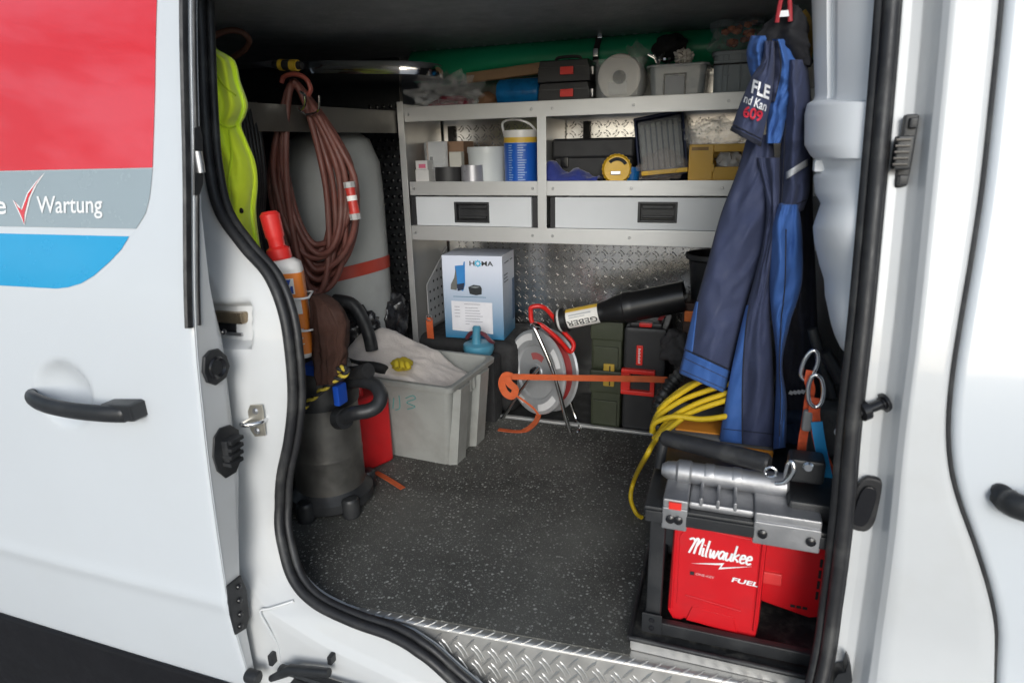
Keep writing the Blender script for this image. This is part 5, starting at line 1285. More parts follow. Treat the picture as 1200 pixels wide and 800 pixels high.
prn('pump_picture', [(.235, .66), (.37, .68), (.35, .60), (.25, .58)], mat('print_navy', (.01, .02, .05), .6), o=.0007)
prn('ring_picture', [(.43, .63), (.52, .66), (.63, .65), (.655, .62), (.65, .55), (.56, .535), (.45, .55)], INK)
prn('ring_picture', [(.46, .63), (.54, .645), (.63, .635), (.55, .62)], mat('print_midgrey', (.2, .22, .23), .6), o=.0008)
prn('ship_label', [(.13, .10), (.82, .07), (.82, .45), (.13, .46)], mat('label_paper', (.66, .66, .7), .6), o=.0003)
tl_ = MB()
rnd = random.Random(5)
for (u0, u1, v) in ((.35, .62, .425),)+tuple((.18, .27, .39-.04*k) for k in range(4))+tuple((.36, .42+rnd.random()*.25, .38-.033*k) for k in range(7)):
    x_, y_ = pt_(u0, v); tl_.box(x_, u1*wb, y_-.0008, y_+.0012, 0, .0004, 0, FX @ T(0, 0, .0013))
mesh_obj('label_text', tl_, mat('faded_ink', (.25, .25, .3), .6), cart)
x_, y_ = pt_(.17, .51); mesh_obj('caption', MB().box(x_, wb*.72, y_, y_+.0022, 0, .0005, 0, FX @ T(0, 0, .0004)), mat('caption_ink', (.06, .16, .24), .6), cart)
SXM = BXM @ basis((wb+.0012, 0, 0), (0, 1, 0), (0, 0, 1), (1, 0, 0))
sd_ = MB()
for (u, v, l) in ((.15, .9, .35), (.62, .9, .2), (.1, .76, .3), (.1, .72, .28), (.1, .68, .34)): sd_.box(u*dpb, (u+l)*dpb, v*hb, v*hb+.004, 0, .0005, 0, SXM)
mesh_obj('side_print', sd_, mat('side_ink', (.12, .14, .18), .6), cart)
mesh_obj('side_picture', MB().prism([(.75*dpb, .15*hb), (.95*dpb, .15*hb), (.95*dpb, .66*hb), (.78*dpb, .66*hb)], .0006, SXM), mat('side_blue', (.02, .07, .16), .6), cart)
# teal suction pump in front of it
TL = mat('teal_plastic', (.06, .22, .32), .35, var=(8, .08))
q = U(561, 408, 'y', .93); q.z = max(q.z, .20); sp_ = thing('teal_hand_pump', 'teal plastic hand pump with upright spout in front of the carton', 'pump', tuple(q))
mesh_obj('bowl', MB().lathe([(0, -.03), (.05, -.02), (.058, .0), (.056, .018), (.04, .026), (.018, .03), (0, .031)], 30, T(q.x, q.y, q.z)), TL, sp_)
mesh_obj('spout', MB().tube([q+Vector((0, -.02, .02)), q+Vector((.002, -.02, .07)), q+Vector((.003, -.018, .083)), q+Vector((.003, -.016, .092))], [.019, .014, .017, .012], n=16), TL, sp_)
mesh_obj('hose_ring', MB().tube(spline([q+Vector((-.055, .02, .03)), q+Vector((-.03, .01, .055)), q+Vector((.02, -.005, .06)), q+Vector((.045, .0, .035)), q+Vector((.05, .02, .02))], 6), .008, n=8), mat('dark_red_hose', (.1, .02, .03), .5), sp_)
solo('black_support_case', MB().box(q.x-.09, q.x+.07, q.y-.03, q.y+.05, .001, q.z-.0305, .01), BLKM, 'black case under the teal hand pump', 'case')
# orange tag by the upright
a = U(503, 372, 'y', 1.0)
tg = thing('orange_tag', 'short orange strap hanging beside the left upright', 'strap', (a.x, a.y, a.z-.08))
mesh_obj('webbing', ribbon([a, a+Vector((.002, -.004, -.04)), a+Vector((.001, .0, -.085))], .028, (0, -1, 0)), OST, tg); mesh_obj('ring', MB().tube([a+Vector((.012*math.cos(t), -.003, .012*math.sin(t))) for t in [2*math.pi*k/14 for k in range(14)]], .0025, n=6, closed=True), STEEL, tg)
# ---- cable reel
ry = .99; rc = U(627, 436, 'y', ry); rad = ZZ(388, rc.x, ry)-rc.z; rad = max(.1, rad)
rc.z = max(rc.z, rad+.018)
reel = thing('cable_reel', 'silver metal cable reel with red carrying frame below the shelves', 'cable reel', (rc.x, ry, 0))
RS = mat('reel_silver', (.42, .43, .44), .42, .35, var=(8, .12), dirt=((.3, .25, .25), 6, .4))
nrm_ = Vector((-.52, -.85, .10)).normalized(); rxv = Vector((0, 0, 1)).cross(nrm_).normalized(); ryv = nrm_.cross(rxv)
MRe = basis(rc, rxv, ryv, nrm_)
mesh_obj('front_flange', MB().lathe([(0, -.004), (rad*.18, -.004), (rad*.2, -.008), (rad*.62, -.008), (rad*.66, .0), (rad*.72, .002), (rad*.94, .004), (rad, .0), (rad*1.005, -.006), (rad*.97, -.012), (rad*.2, -.012)], 48, MRe), RS, reel, ang=30)
mesh_obj('back_flange', MB().lathe([(0, -.065), (rad*.96, -.065), (rad, -.07), (rad*.96, -.076), (0, -.076)], 48, MRe), RS, reel, ang=30)
mesh_obj('wound_cable', MB().lathe([(rad*.6, -.0645)]+[(rad*(.82+.03*math.cos(k*math.pi)), -.062+.0058*k) for k in range(9)]+[(rad*.6, -.0125)], 40, MRe), mat('reel_cable_red', (.25, .02, .02), .5), reel)
mesh_obj('hub', MB().lathe([(0, .016), (rad*.09, .015), (rad*.12, .006), (rad*.13, -.004)], 20, MRe), BLKG, reel)
WHM = mat('white_mark', (.7, .7, .7), .5)
for (a0, a1) in ((R(100), R(150)), (R(200), R(250)), (R(285), R(330)), (R(20), R(50))):
    mesh_obj('white_sticker', MB().grid(lambda u, v: MRe @ Vector((rad*lerp(.76, .92, v)*math.cos(lerp(a0, a1, u)), rad*lerp(.76, .92, v)*math.sin(lerp(a0, a1, u)), .0055)), 10, 1), WHM, reel)
mesh_obj('red_print', MB().grid(lambda u, v: MRe @ Vector((rad*lerp(.30, .46, v)*math.cos(lerp(R(60), R(120), u)), rad*lerp(.30, .46, v)*math.sin(lerp(R(60), R(120), u)), -.0068)), 10, 1), mat('faded_red_print', (.38, .1, .1), .5), reel)
FRD = mat('frame_red', (.55, .015, .012), .38)
fr = MB()
fr.tube(spline([U(x, y, 'y', yy) for (x, y, yy) in ((623, 360, .93), (634, 359, .94), (644, 366, .96), (660, 388, .99), (672, 402, 1.0), (668, 412, .99), (655, 398, .96), (636, 382, .94), (624, 378, .93), (622, 366, .93))], 5, True), .0085, n=8, closed=True)
mesh_obj('carry_frame', fr, FRD, reel, ang=60)
g0, g1, g2 = U(624, 380, 'y', .915), U(668, 488, 'y', .90), U(676, 478, 'y', .99)
g1.z = .012; g2.z = .014
mesh_obj('stand_tube', MB().tube(spline([U(640, 384, 'y', .95), g0, U(630, 392, 'y', .90), U(650, 440, 'y', .895), g1, Vector((g1.x+.03, g1.y+.02, .012)), g2, U(668, 470, 'y', 1.0)], 6), .0075, n=10), CHR, reel, ang=60)
g3 = U(588, 482, 'y', .93); g3.z = .012
mesh_obj('stand_tube', MB().tube(spline([U(632, 430, 'y', .93), U(610, 458, 'y', .92), g3, g3+Vector((-.01, .04, 0))], 6), .006, n=10), CHR, reel, ang=60)
# orange lashing strap in front
sy = .885
st_ = thing('lashing_strap', 'orange lashing strap stretched across reel and tool cases', 'strap', tuple(U(690, 443, 'y', sy)-Vector((0, 0, .02))))
w_ = .022
mesh_obj('webbing', ribbon([U(590, 441, 'y', sy), U(640, 442, 'y', sy), U(700, 443, 'y', sy), U(760, 444, 'y', sy-.01), U(782, 445, 'y', sy-.01)], w_, (0, -1, 0)), OST, st_)
mesh_obj('knot', ribbon([U(600, 441, 'y', sy-.004), U(592, 440, 'y', sy-.014), U(588, 449, 'y', sy-.018), U(592, 460, 'y', sy-.012), U(600, 464, 'y', sy-.01), U(604, 456, 'y', sy-.012), U(597, 449, 'y', sy-.02), U(594, 442, 'y', sy-.02)], .026, (.25, -1, .1)), OST, st_)
t1 = U(612, 504, 'z', .012); t2 = U(630, 492, 'z', .03); t3 = U(586, 501, 'z', .012)
mesh_obj('loose_tail', ribbon([U(601, 461, 'y', sy-.01), U(612, 468, 'y', sy-.012), U(625, 478, 'y', sy-.006), U(631, 486, 'y', sy)], .007, (0, -1, .1)), OST, st_)
mesh_obj('floor_tail', ribbon([U(632, 483, 'z', .035), U(627, 495, 'z', .018), U(612, 505, 'z', .0125), U(584, 503, 'z', .0125)], .02, [(.2, -.6, .8), (.2, -.2, .9), (0, 0, 1), (0, 0, 1)]), OST, st_)
# ---- tool cases
def caseAt(px0, px1, py0, py1, y, d, mtl, parent, name, b=.01):
    x0, x1 = span(px0, px1, y, .2); zb__ = ZZ(py1, (x0+x1)/2, y); zt__ = ZZ(py0, (x0+x1)/2, y)
    return mesh_obj(name, MB().box(x0, x1, y, y+d, max(.002, zb__), zt__, b, seg=2), mtl, parent), (x0, x1, max(.002, zb__), zt__)
OLV = mat('olive_plastic', (.035, .042, .022), .5, var=(9, .15), dirt=((.07, .07, .05), 10, .4))
MST = mat('mustard_latch', (.42, .27, .03), .5)
for (nm, p0, p1, lb) in (('u', 377, 434, 'olive green tool case with mustard latch, on top of another olive case'), ('l', 435, 502, 'olive green tool case at the bottom of its stack beside the reel')):
    y = 1.0 if nm == 'u' else .985
    x0, x1 = span(692, 728, y, .2)
    oc = thing('olive_case', lb, 'tool case', ((x0+x1)/2, y+.1, .002 if nm == 'l' else ZZ(434, x0, .985)), 'olive tool cases')
    o, e = caseAt(692, 728, p0, p1, y, .2, OLV, oc, 'case_body', .012)
    x0, x1, z0, z1 = e
    mesh_obj('lid', MB().box(x0-.003, x1+.003, y-.005, y+.2, z0+(z1-z0)*.62, z1+.003, .008), OLV, oc)
    mesh_obj('panel', MB().box(x0+.012, x1-.012, y-.008, y+.002, z0+.015, z0+(z1-z0)*.5, .003), OLV, oc)
    xm_ = XX(714, y, .2); zz1 = z0+.04 if nm == 'u' else z1-.0
    mesh_obj('latch', MB().box(xm_-.020, xm_+.020, y-.014, y-.004, (z0-.002) if nm == 'u' else z1-.052, (z0+.03) if nm == 'u' else z1-.012, .003), MST, oc)
    mesh_obj('latch_slot', MB().box(xm_+.002, xm_+.006, y-.0155, y-.012, (z0+.004) if nm == 'u' else z1-.048, (z0+.024) if nm == 'u' else z1-.018), BLKM, oc)
y = .975; x0, x1 = span(729, 779, y, .2)
rc_ = thing('black_red_case', 'black tool case with red handle clamp and red tag', 'tool case', ((x0+x1)/2, y+.1, .002))
o, e = caseAt(729, 779, 384, 506, y, .22, CASE, rc_, 'case_body', .016); x0, x1, z0, z1 = e
mesh_obj('top_ridge', MB().box(x0+.02, x1-.02, y+.01, y+.1, z1-.002, z1+.014, .005), CASE, rc_)
mesh_obj('red_top_clip', MB().box((x0+x1)/2-.022, (x0+x1)/2+.022, y+.0, y+.02, z1+.001, z1+.016, .003), FRD, rc_)
q = U(749.5, 416, 'y', y); 
tgp = mesh_obj('red_tag', MB().box(q.x-.0115, q.x+.0115, y-.005, y+.002, q.z-.036, q.z+.036, .003), RLT, rc_)
mb = MB()
for k in range(9): mb.box(q.x-.004, q.x+.004-.002*(k % 2), y-.0062, y-.0048, q.z-.028+k*.0062, q.z-.0245+k*.0062)
mesh_obj('tag_lettering', mb, VWHT, tgp)
q0, q1 = U(729, 430, 'y', y), U(767, 463, 'y', y); t_ = .016
mb = MB(); mb.box(q0.x, q1.x, y-.02, y+.002, q0.z-t_, q0.z, .003); mb.box(q0.x, q1.x, y-.02, y+.002, q1.z, q1.z+t_, .003); mb.box(q0.x, q0.x+t_*2, y-.0195, y+.002, q1.z+t_, q0.z-t_, .002); mb.box(q1.x-t_, q1.x, y-.0195, y+.002, q1.z+t_, q0.z-t_, .002)
mesh_obj('red_clamp', mb, RLT, rc_)
# soft tool bag on top: dark with red handle
q = U(762, 377, 'y', 1.1)
tb = thing('tool_bag', 'dark tool bag with red strap handle above the black and red case', 'bag', (q.x, q.y, q.z-.04))
mesh_obj('bag_body', MB().ico((q.x-.02, q.y+.02, q.z-.015), (.075, .06, .05), 3, .25, 2, 3.0), BLKM, tb, ang=70)
mesh_obj('strap_handle', ribbon([U(756, 385, 'y', 1.04), U(768, 380, 'y', 1.04), U(777, 370, 'y', 1.04), U(779, 366, 'y', 1.05), U(768, 365, 'y', 1.06)], .014, (0, -1, .2)), mat('dark_red_strap', (.3, .01, .02), .7), tb)
# ---- black drain pipe with label lying across
y = .985; A, B = U(654, 376, 'y', y), U(803, 347, 'y', y+.02); d = B-A; L_ = d.length; dn = d.normalized()
rb1 = .052; r_s = .036
pipe = thing('drain_pipe', 'black plastic drain pipe with white and yellow label lying across the cases', 'pipe', tuple(A.lerp(B, .5)-Vector((0, 0, .05))))
pv = dn.cross(Vector((0, 1, 0))).normalized(); MP = basis(A, Vector((0, 1, 0)), pv, dn)
PE = mat('black_pe', (.012, .012, .013), .34, var=(9, .15))
mesh_obj('pipe_body', MB().lathe([(.026, -.004), (r_s*.95, -.004), (r_s*.98, .0), (r_s*1.12, .004), (r_s*1.12, .016), (r_s*1.25, .018), (r_s*1.25, .034), (r_s, .036), (r_s, L_*.36), (r_s*1.08, L_*.40), (rb1*.97, L_*.50), (rb1, L_*.54), (rb1*1.06, L_*.55), (rb1*1.06, L_*.60), (rb1*1.0, L_*.62), (rb1, L_), (rb1*.9, L_), (rb1*.9, L_*.8), (0, L_*.8)], 40, MP), PE, pipe, ang=30)
mesh_obj('seal_ring', MB().lathe([(r_s*1.13, .006), (r_s*1.16, .008), (r_s*1.16, .012), (r_s*1.13, .014)], 32, MP), mat('pale_ring', (.5, .5, .48), .5), pipe)
# where is the camera side of the pipe?
def pang(v): 
    w__ = v-A; return math.atan2(w__.dot(pv), w__.y)
ac = math.atan2((CAM-A).dot(pv), (CAM-A).y)
def plab(u, v): # u along, v round
    a_ = lerp(ac-1.15, ac+1.15, v); return MP @ Vector(((r_s+.0012)*math.cos(a_), (r_s+.0012)*math.sin(a_), lerp(.040, L_*.345, u)))
lw = mesh_obj('label', MB().grid(plab, 6, 18), LWH, pipe)
top_first = plab(.5, 0).z > plab(.5, 1).z
def pl2(u, v, o=.0006):
    if not top_first: v = 1-v
    a_ = lerp(ac-1.15, ac+1.15, v); return MP @ Vector(((r_s+.0012+o)*math.cos(a_), (r_s+.0012+o)*math.sin(a_), lerp(.040, L_*.345, u)))
mesh_obj('yellow_stripe', MB().grid(lambda u, v: pl2(u, v*.22), 6, 6), mat('label_yellow', (.65, .42, .06), .5), lw)
tm_ = text_mb('GEBER', 1.0, offset=.01); xs_ = [v.x for v in tm_.v]; ys_ = [v.y for v in tm_.v]; X0, X1, Y0, Y1 = min(xs_), max(xs_), min(ys_), max(ys_)
tm_.v = [pl2(1.0-.04-.95*(v.x-X0)/(X1-X0), lerp(.60, .84, (v.y-Y0)/(Y1-Y0)), .001) for v in tm_.v]
mesh_obj('lettering', tm_, INK, lw)
mb = MB(); mb.grid(lambda u, v: pl2(lerp(.1, .8, u), lerp(.36, .40, v), .001), 6, 1); mb.grid(lambda u, v: pl2(lerp(.1, .6, u), lerp(.46, .49, v), .001), 6, 1)
mesh_obj('small_print', mb, mat('grey_print', (.35, .37, .4), .6), lw)
# ---- things at the right end
q = U(822, 325, 'y', 1.02); 
solo('black_bucket', MB().lathe([(0, 0), (.062, 0), (.075, .13), (.088, .14), (.088, .155), (.08, .155), (.06, .01), (0, .01)], 36, T(q.x+.03, 1.06, ZZ(352, q.x, 1.02))), BLK, 'black bucket rim showing behind the work jacket', 'bucket', ang=40)
q = U(820, 372, 'y', .98)
solo('brown_case', MB().box(q.x-.055, q.x+.1, .98, 1.15, .02, ZZ(352, q.x, 1.02)-.001, .008), mat('brown_case_plastic', (.05, .025, .018), .6), 'dark brown case under the black bucket behind the jacket', 'case')
q = U(807, 371, 'y', .965); solo('orange_band', MB().box(q.x-.014, q.x+.06, .965, .979, q.z-.018, q.z+.018, .003), mat('orange_plastic', (.72, .16, .02), .5), 'orange band on the dark brown case', 'band')
q = U(792, 408, 'y', .955)
solo('grey_bag', MB().ico(q, (.05, .05, .062), 4, .35, 1.8, 12.0), mat('grey_rag', (.05, .048, .05), .9, bump=(140, .4)), 'dark grey rag bundle right of the black and red case', 'rag', ang=70)
# corrugated hose
P = spline([U(x, y, 'y', yy) for (x, y, yy) in ((772, 500, .80), (772, 475, .80), (782, 455, .80), (796, 440, .82), (812, 432, .84), (835, 430, .86))], 14)
rs_ = [.021+.003*math.sin(k*1.4) for k in range(len(P))]
solo('corrugated_hose', MB().tube(P, rs_, n=14), mat('hose_grey_black', (.03, .03, .03), .4, dirt=((.25, .25, .24), 30, .6)), 'black corrugated hose left of the yellow cable', 'hose', ang=60)
# ================================================================== right: machine, cable, jacket
# ---- aluminium platform
pf = U(738, 764, 'z', .004)
PY = -.072; PX0 = XX(738.5, PY, .02); PX1 = .262; PZ = ZZ(746, PX0, PY)
plat = thing('platform', 'low aluminium platform box under the red powered machine', 'platform', ((PX0+PX1)/2, PY+.2, .004))
mesh_obj('front_panel', MB().box(PX0, PX1, PY, PY+.003, .0045, PZ-.004, .0005), mat('pale_anodised', (.62, .61, .59), .4, .7, var=(5, .06), dirt=((.4, .38, .34), 9, .4)), plat)
mesh_obj('deck', MB().box(PX0, PX1, PY+.0035, .46, .0045, PZ, .001), mat('deck_black', (.02, .02, .02), .7, var=(30, .5), dirt=((.14, .13, .11), 25, .7), bump=(160, .3)), plat)
mesh_obj('edge_trim', MB().tube([(PX0-.002, PY-.002, PZ), (PX1, PY-.002, PZ)], .0055, n=10), RUB, plat)
mesh_obj('edge_trim', MB().tube([(PX0-.002, PY-.002, PZ), (PX0-.002, .40, PZ)], .0055, n=10), RUB, plat)
# ---- machine
zd = PZ+.006
def mp_(px, py, y): return U(px, py, 'y', y)
mach = thing('powered_machine', 'red and black cordless machine with silver cast motor housing on the platform', 'machine', ((PX0+PX1)/2, .08, zd))
x_l = XX(757, -.045, zd+.05)
zdk = ZZ(596, x_l, -.04)              # deck plate height
# black frame: base rails, posts, deck plate
fm = MB()
fm.box(x_l-.004, PX1-.012, -.055, -.037, zd, zd+.03, .004); fm.box(x_l-.004, x_l+.02, -.0365, .30, zd, zd+.03, .004); fm.box(x_l+.0205, PX1-.012, .28, .30, zd, zd+.03, .004)
mesh_obj('base_frame', fm, BLK, mach)
for (px_, yy) in ((x_l+.002, -.05), (x_l+.002, .26), (PX1-.045, .26)):
    mesh_obj('post', MB().box(px_-.002, px_+.028, yy, yy+.03, zd+.0305, zdk-.0005, .004), BLK, mach)
mesh_obj('post_foot', MB().box(x_l-.006, x_l+.034, -.060, -.0555, zd+.004, zd+.05, .002), BLK, mach)
for k in range(2): mesh_obj('bolt', MB().lathe([(0, .003), (.005, .002), (.006, 0)], 10, basis((x_l+.014, -.0605, zd+.018+k*.018), (1, 0, 0), (0, 0, 1), (0, -1, 0))), BLKG, mach)
dk = MB(); dk.box(x_l-.012, PX1-.01, -.06, .30, zdk, zdk+.018, .005); dk.box(x_l-.008, PX1-.014, -.066, -.0605, zdk-.012, zdk+.012, .002)
mesh_obj('top_deck', dk, BLK, mach)
# red power units
MRD = mat('tool_red', (.60, .008, .014), .38, var=(8, .06), bump=(600, .06), dirt=((.36, .02, .025), 16, .35))
p0 = mp_(781, 640, -.035); xr0 = XX(783, -.03, zd+.1); xr1 = XX(892, -.03, zd+.1); zr1 = zdk-.004; zr0 = ZZ(724, xr0, -.03)
wR, hR = xr1-xr0, zr1-zr0
M1 = T(xr0, -.03, zr0, rz=0)
o1 = [(.012, 0), (wR*.16, 0), (wR*.2, .006), (wR*.80, -.012), (wR*.84, -.018), (wR*.95, -.018), (wR-.003, -.006), (wR, .03), (wR*.995, hR), (.004, hR), (.0, .02)]
r1 = mesh_obj('front_power_unit', MB().prism(o1, .11, M1 @ basis((0, .11, 0), (1, 0, 0), (0, 0, 1), (0, -1, 0)), b=.008), MRD, mach)
fr1 = MB(); fr1.prism([(.018, .045), (wR-.014, .03), (wR-.012, hR*.80), (wR*.84, hR*.87), (.03, hR*.90), (.016, hR*.8)], .004, M1 @ basis((0, .002, 0), (1, 0, 0), (0, 0, 1), (0, -1, 0)), b=.0025)
mesh_obj('front_panel', fr1, MRD, r1)
mesh_obj('moulded_ridge', MB().tube([M1 @ Vector((wR*.2, -.003, hR*.27)), M1 @ Vector((wR*.80, -.003, hR*.22))], .0022, n=6), MRD, r1)
mesh_obj('moulded_ridge', MB().tube(spline([M1 @ Vector((wR*.10, -.002, hR*.88)), M1 @ Vector((wR*.22, -.003, hR*.95)), M1 @ Vector((wR*.9, -.003, hR*.90))], 5), .003, n=6), MRD, r1)
LW = mat('print_white', (.85, .85, .85), .45)
FP = M1 @ basis((0, -.0026, 0), (1, 0, 0), (0, 0, 1), (0, -1, 0))
for (a_, b_) in (((.05, .12), (.05, .93)), ((.955, .06), (.955, .93))): mesh_obj('moulded_ridge', MB().tube([M1 @ Vector((wR*a_[0], -.0035, hR*a_[1])), M1 @ Vector((wR*b_[0], -.0035, hR*b_[1]))], .0026, n=6), MRD, r1)
mesh_obj('moulded_step', MB().prism([(.0, 0), (wR*.56, -.006), (wR*.50, .03), (wR*.06, .034)], .003, M1 @ basis((wR*.22, -.0005, hR*.035), (1, 0, 0), (0, 0, 1), (0, -1, 0)), b=.0015), MRD, r1)
# script logo, drawn as pen strokes
def script(word_w, hgt, M, r_):
    g = {
     'M': ([[(0, .05), (.16, .78), (.22, .98), (.30, .9), (.26, .4), (.24, .05)], [(.27, .5), (.45, .95), (.52, .96), (.50, .4), (.50, .05)], [(-.12, .86), (.05, .95), (.16, .78)]], .62),
     'i': ([[(0, .5), (.02, .05), (.09, .06)], [(.03, .66), (.035, .70)]], .17),
     'l': ([[(.02, .98), (0, .1), (.08, .04)]], .17),
     'w': ([[(0, .5), (.03, .08), (.1, .06), (.17, .45), (.19, .08), (.26, .06), (.36, .5)]], .42),
     'a': ([[(.22, .45), (.1, .5), (.0, .25), (.08, .04), (.2, .2), (.24, .48), (.22, .1), (.29, .05)]], .34),
     'u': ([[(0, .5), (.0, .12), (.08, .04), (.2, .2), (.23, .5), (.22, .1), (.3, .05)]], .34),
     'k': ([[(.02, .98), (.0, .04)], [(.22, .52), (.02, .26), (.12, .2), (.24, .04)]], .30),
     'e': ([[(.02, .27), (.2, .34), (.16, .5), (.05, .46), (.0, .2), (.1, .03), (.24, .12)]], .29)}
    x = 0; L_ = []
    for ch in 'Milwaukee':
        st__, ad = g[ch]
        for s in st__: L_.append([(x+p[0]+.12*p[1], p[1]) for p in s])
        x += ad
    sc_ = word_w/x; mb = MB()
    for s in L_:
        P = spline([(p[0]*sc_, p[1]*hgt, 0) for p in s], 5)
        mb.tube(P, r_, n=6, M=M @ Matrix.Diagonal((1, 1, .25, 1)))
    return mb
mesh_obj('script_logo', script(wR*.66, hR*.15, FP @ T(wR*.20, hR*.66, .0008, rz=-1.5), .0021), LW, r1)
mesh_obj('lightning_bolt', MB().prism([(0, .0), (.55, .34), (.50, .06), (1.0, .42), (.46, -.06), (.50, .2)], .0009, FP @ T(wR*.24, hR*.575, .0002) @ Matrix.Diagonal((wR*.62, hR*.16, 1, 1))), LW, r1)
mesh_obj('lettering', text_on('FUEL', wR*.28, hR*.042, FP @ T(wR*.67, hR*.475, .0006, rz=-2), offset=.03, shear=.12), LW, r1)
mesh_obj('small_lettering', text_on('ONE-KEY', wR*.20, hR*.022, FP @ T(wR*.29, hR*.475, .0006, rz=-2), offset=.01), mat('print_pink', (.75, .4, .4), .5), r1)
mesh_obj('small_mark', MB().box(wR*.23, wR*.275, hR*.47, hR*.50, .0, .001, 0, FP @ T(0, 0, .0002)), INK, r1)
# second unit further back to the right
xs0 = XX(888, .05, zd+.1); xs1 = XX(968, .05, zd+.1); zs1 = zdk-.004; zs0 = ZZ(704, xs0, .05); w2, h2_ = xs1-xs0, zs1-zs0
M2 = T(xs0, .05, zs0)
r2_ = mesh_obj('rear_power_unit', MB().prism([(0, .012), (w2*.1, 0), (w2*.82, -.018), (w2*.95, -.012), (w2, .03), (w2*.99, h2_), (0, h2_)], .10, M2 @ basis((0, .10, 0), (1, 0, 0), (0, 0, 1), (0, -1, 0)), b=.008), MRD, mach)
mesh_obj('vent_cover', MB().box(w2*.50, w2*.99, -.008, .004, h2_*.62, h2_*.97, .006, M2), MRD, r2_)
mesh_obj('latch_tab', MB().box(w2*.02, w2*.35, -.006, .004, h2_*.22, h2_*.34, .003, M2), mat('tool_red_light', (.72, .05, .05), .4), r2_)
for k in range(4): mesh_obj('vent_slot', MB().box(w2*.86, w2*.90, -.0012, .003, h2_*(.14+.11*k), h2_*(.22+.11*k), .0, M2), BLKM, r2_)
for k in range(3): mesh_obj('vent_slot', MB().box(w2*(.52+.09*k), w2*(.59+.09*k), -.0012, .003, h2_*.015, h2_*.04, .0, M2), BLKM, r2_)
# silver cast housing on the deck
CAST = mat('cast_aluminium', (.40, .40, .41), .46, .8, var=(18, .12), bump=(120, .12), dirt=((.25, .25, .25), 12, .4))
zc = zdk+.0185; ym_ = .03
xa_, xe_ = XX(778, ym_, zc+.05), XX(925, ym_, zc+.05); rc2 = (ZZ(548, (xa_+xe_)/2, ym_)-zc)*.40
axis = basis((xa_, ym_, zc+rc2+.012), (0, 1, 0), (0, 0, 1), (1, 0, 0)); Lm = xe_-xa_
cst = mesh_obj('motor_housing', MB().lathe([(0, -.004), (rc2*.5, -.003), (rc2*.82, .008), (rc2*.9, .025), (rc2*1.12, .03), (rc2*1.12, Lm*.22), (rc2*.98, Lm*.24), (rc2, Lm*.72), (rc2*1.1, Lm*.74), (rc2*1.1, Lm*.98), (rc2*.8, Lm), (0, Lm)], 36, axis), CAST, mach, ang=30)
mesh_obj('cast_base', MB().box(xa_+Lm*.24, xa_+Lm*.745, -.050, ym_+.06, zc-.001, zc+.016, .006), CAST, cst)
for k in range(3): mesh_obj('cast_rib', MB().box(xa_+Lm*(.32+.13*k), xa_+Lm*(.35+.13*k), -.052, ym_, zc+.010, zc+.028, .003), CAST, cst)
for f_ in (.34, .56):
    mesh_obj('cooling_fin', MB().lathe([(rc2*.98, Lm*f_), (rc2*1.07, Lm*f_+.003), (rc2*1.07, Lm*f_+.016), (rc2*.98, Lm*f_+.02)], 30, axis, a0=R(20), a1=R(160)), CAST, cst)
for (f0, f1, dz) in ((.04, .24, 0), (.74, 1.22, 0)):
    xx0, xx1 = xa_+Lm*f0, xa_+Lm*f1
    bl_ = mesh_obj('mounting_block', MB().box(xx0, xx1, -.062, ym_+.07, zc-.002, zc+.022, .004), CAST, cst)
    mesh_obj('mounting_leg', MB().box(xx0, xx1, -.0665, -.0525, zdk-.022, zc+.006, .003), CAST, cst)
    for xx_ in (xx0+.016, xx1-.016): mesh_obj('bolt', MB().lathe([(0, .006), (.0045, .006), (.0085, .004), (.0085, 0)], 12, basis((xx_, -.067, zdk+.002), (1, 0, 0), (0, 0, 1), (0, -1, 0))), BLKG, cst)
mesh_obj('warning_mark', MB().box(xa_+Lm*.09, xa_+Lm*.19, -.0665, -.062, zc+.003, zc+.018, .001), RLT, cst)
xg0, xg1 = xa_+Lm*1.0, PX1-.02
mesh_obj('gearbox', MB().box(xa_+Lm*.985, xg1, -.03, ym_+.06, zc, zc+rc2*1.7, .008), BLK, mach)
# lifting shackle and rings
q = mp_(918, 556, -.01)
mesh_obj('shackle', MB().tube(spline([q+Vector((-.012, 0, -.02)), q+Vector((.004, -.004, -.012)), q+Vector((.016, -.004, .012)), q+Vector((.012, .0, .028)), q+Vector((.006, .004, .02)), q+Vector((.004, .006, -.01))], 6), .0042, n=10), CHR, mach, ang=60)
for (x, y) in ((903, 553), (795, 585)):
    q = mp_(x, y, -.02); mesh_obj('ring', MB().tube([q+Vector((.010*math.cos(t), 0, .010*math.sin(t))) for t in [2*math.pi*k/16 for k in range(16)]], .0024, n=8, closed=True), CHR, mach)
# carry handle
h0, h1 = mp_(776, 512, .10), mp_(902, 543, .02)
hd = mesh_obj('carry_handle', MB().tube([h0, h0.lerp(h1, .03), h0.lerp(h1, .5), h0.lerp(h1, .97), h1], [.012, .017, .0185, .0185, .014], n=16), RUB, mach, ang=40)
mesh_obj('handle_arm', MB().tube([h0+Vector((.004, 0, 0)), Vector((h0.x-.002, h0.y-.01, zc+.005))], .011, n=10), BLK, hd)
q = mp_(945, 548, .03); mesh_obj('handle_hub', MB().box(q.x-.032, q.x+.03, q.y-.02, q.y+.03, q.z-.024, q.z+.024, .007), BLK, hd)
q2 = mp_(947, 547, .008); mesh_obj('hub_screw', MB().lathe([(0, .004), (.007, .004), (.010, 0)], 16, basis(q2, (1, 0, 0), (0, 0, 1), (0, -1, 0))), CHR, hd)
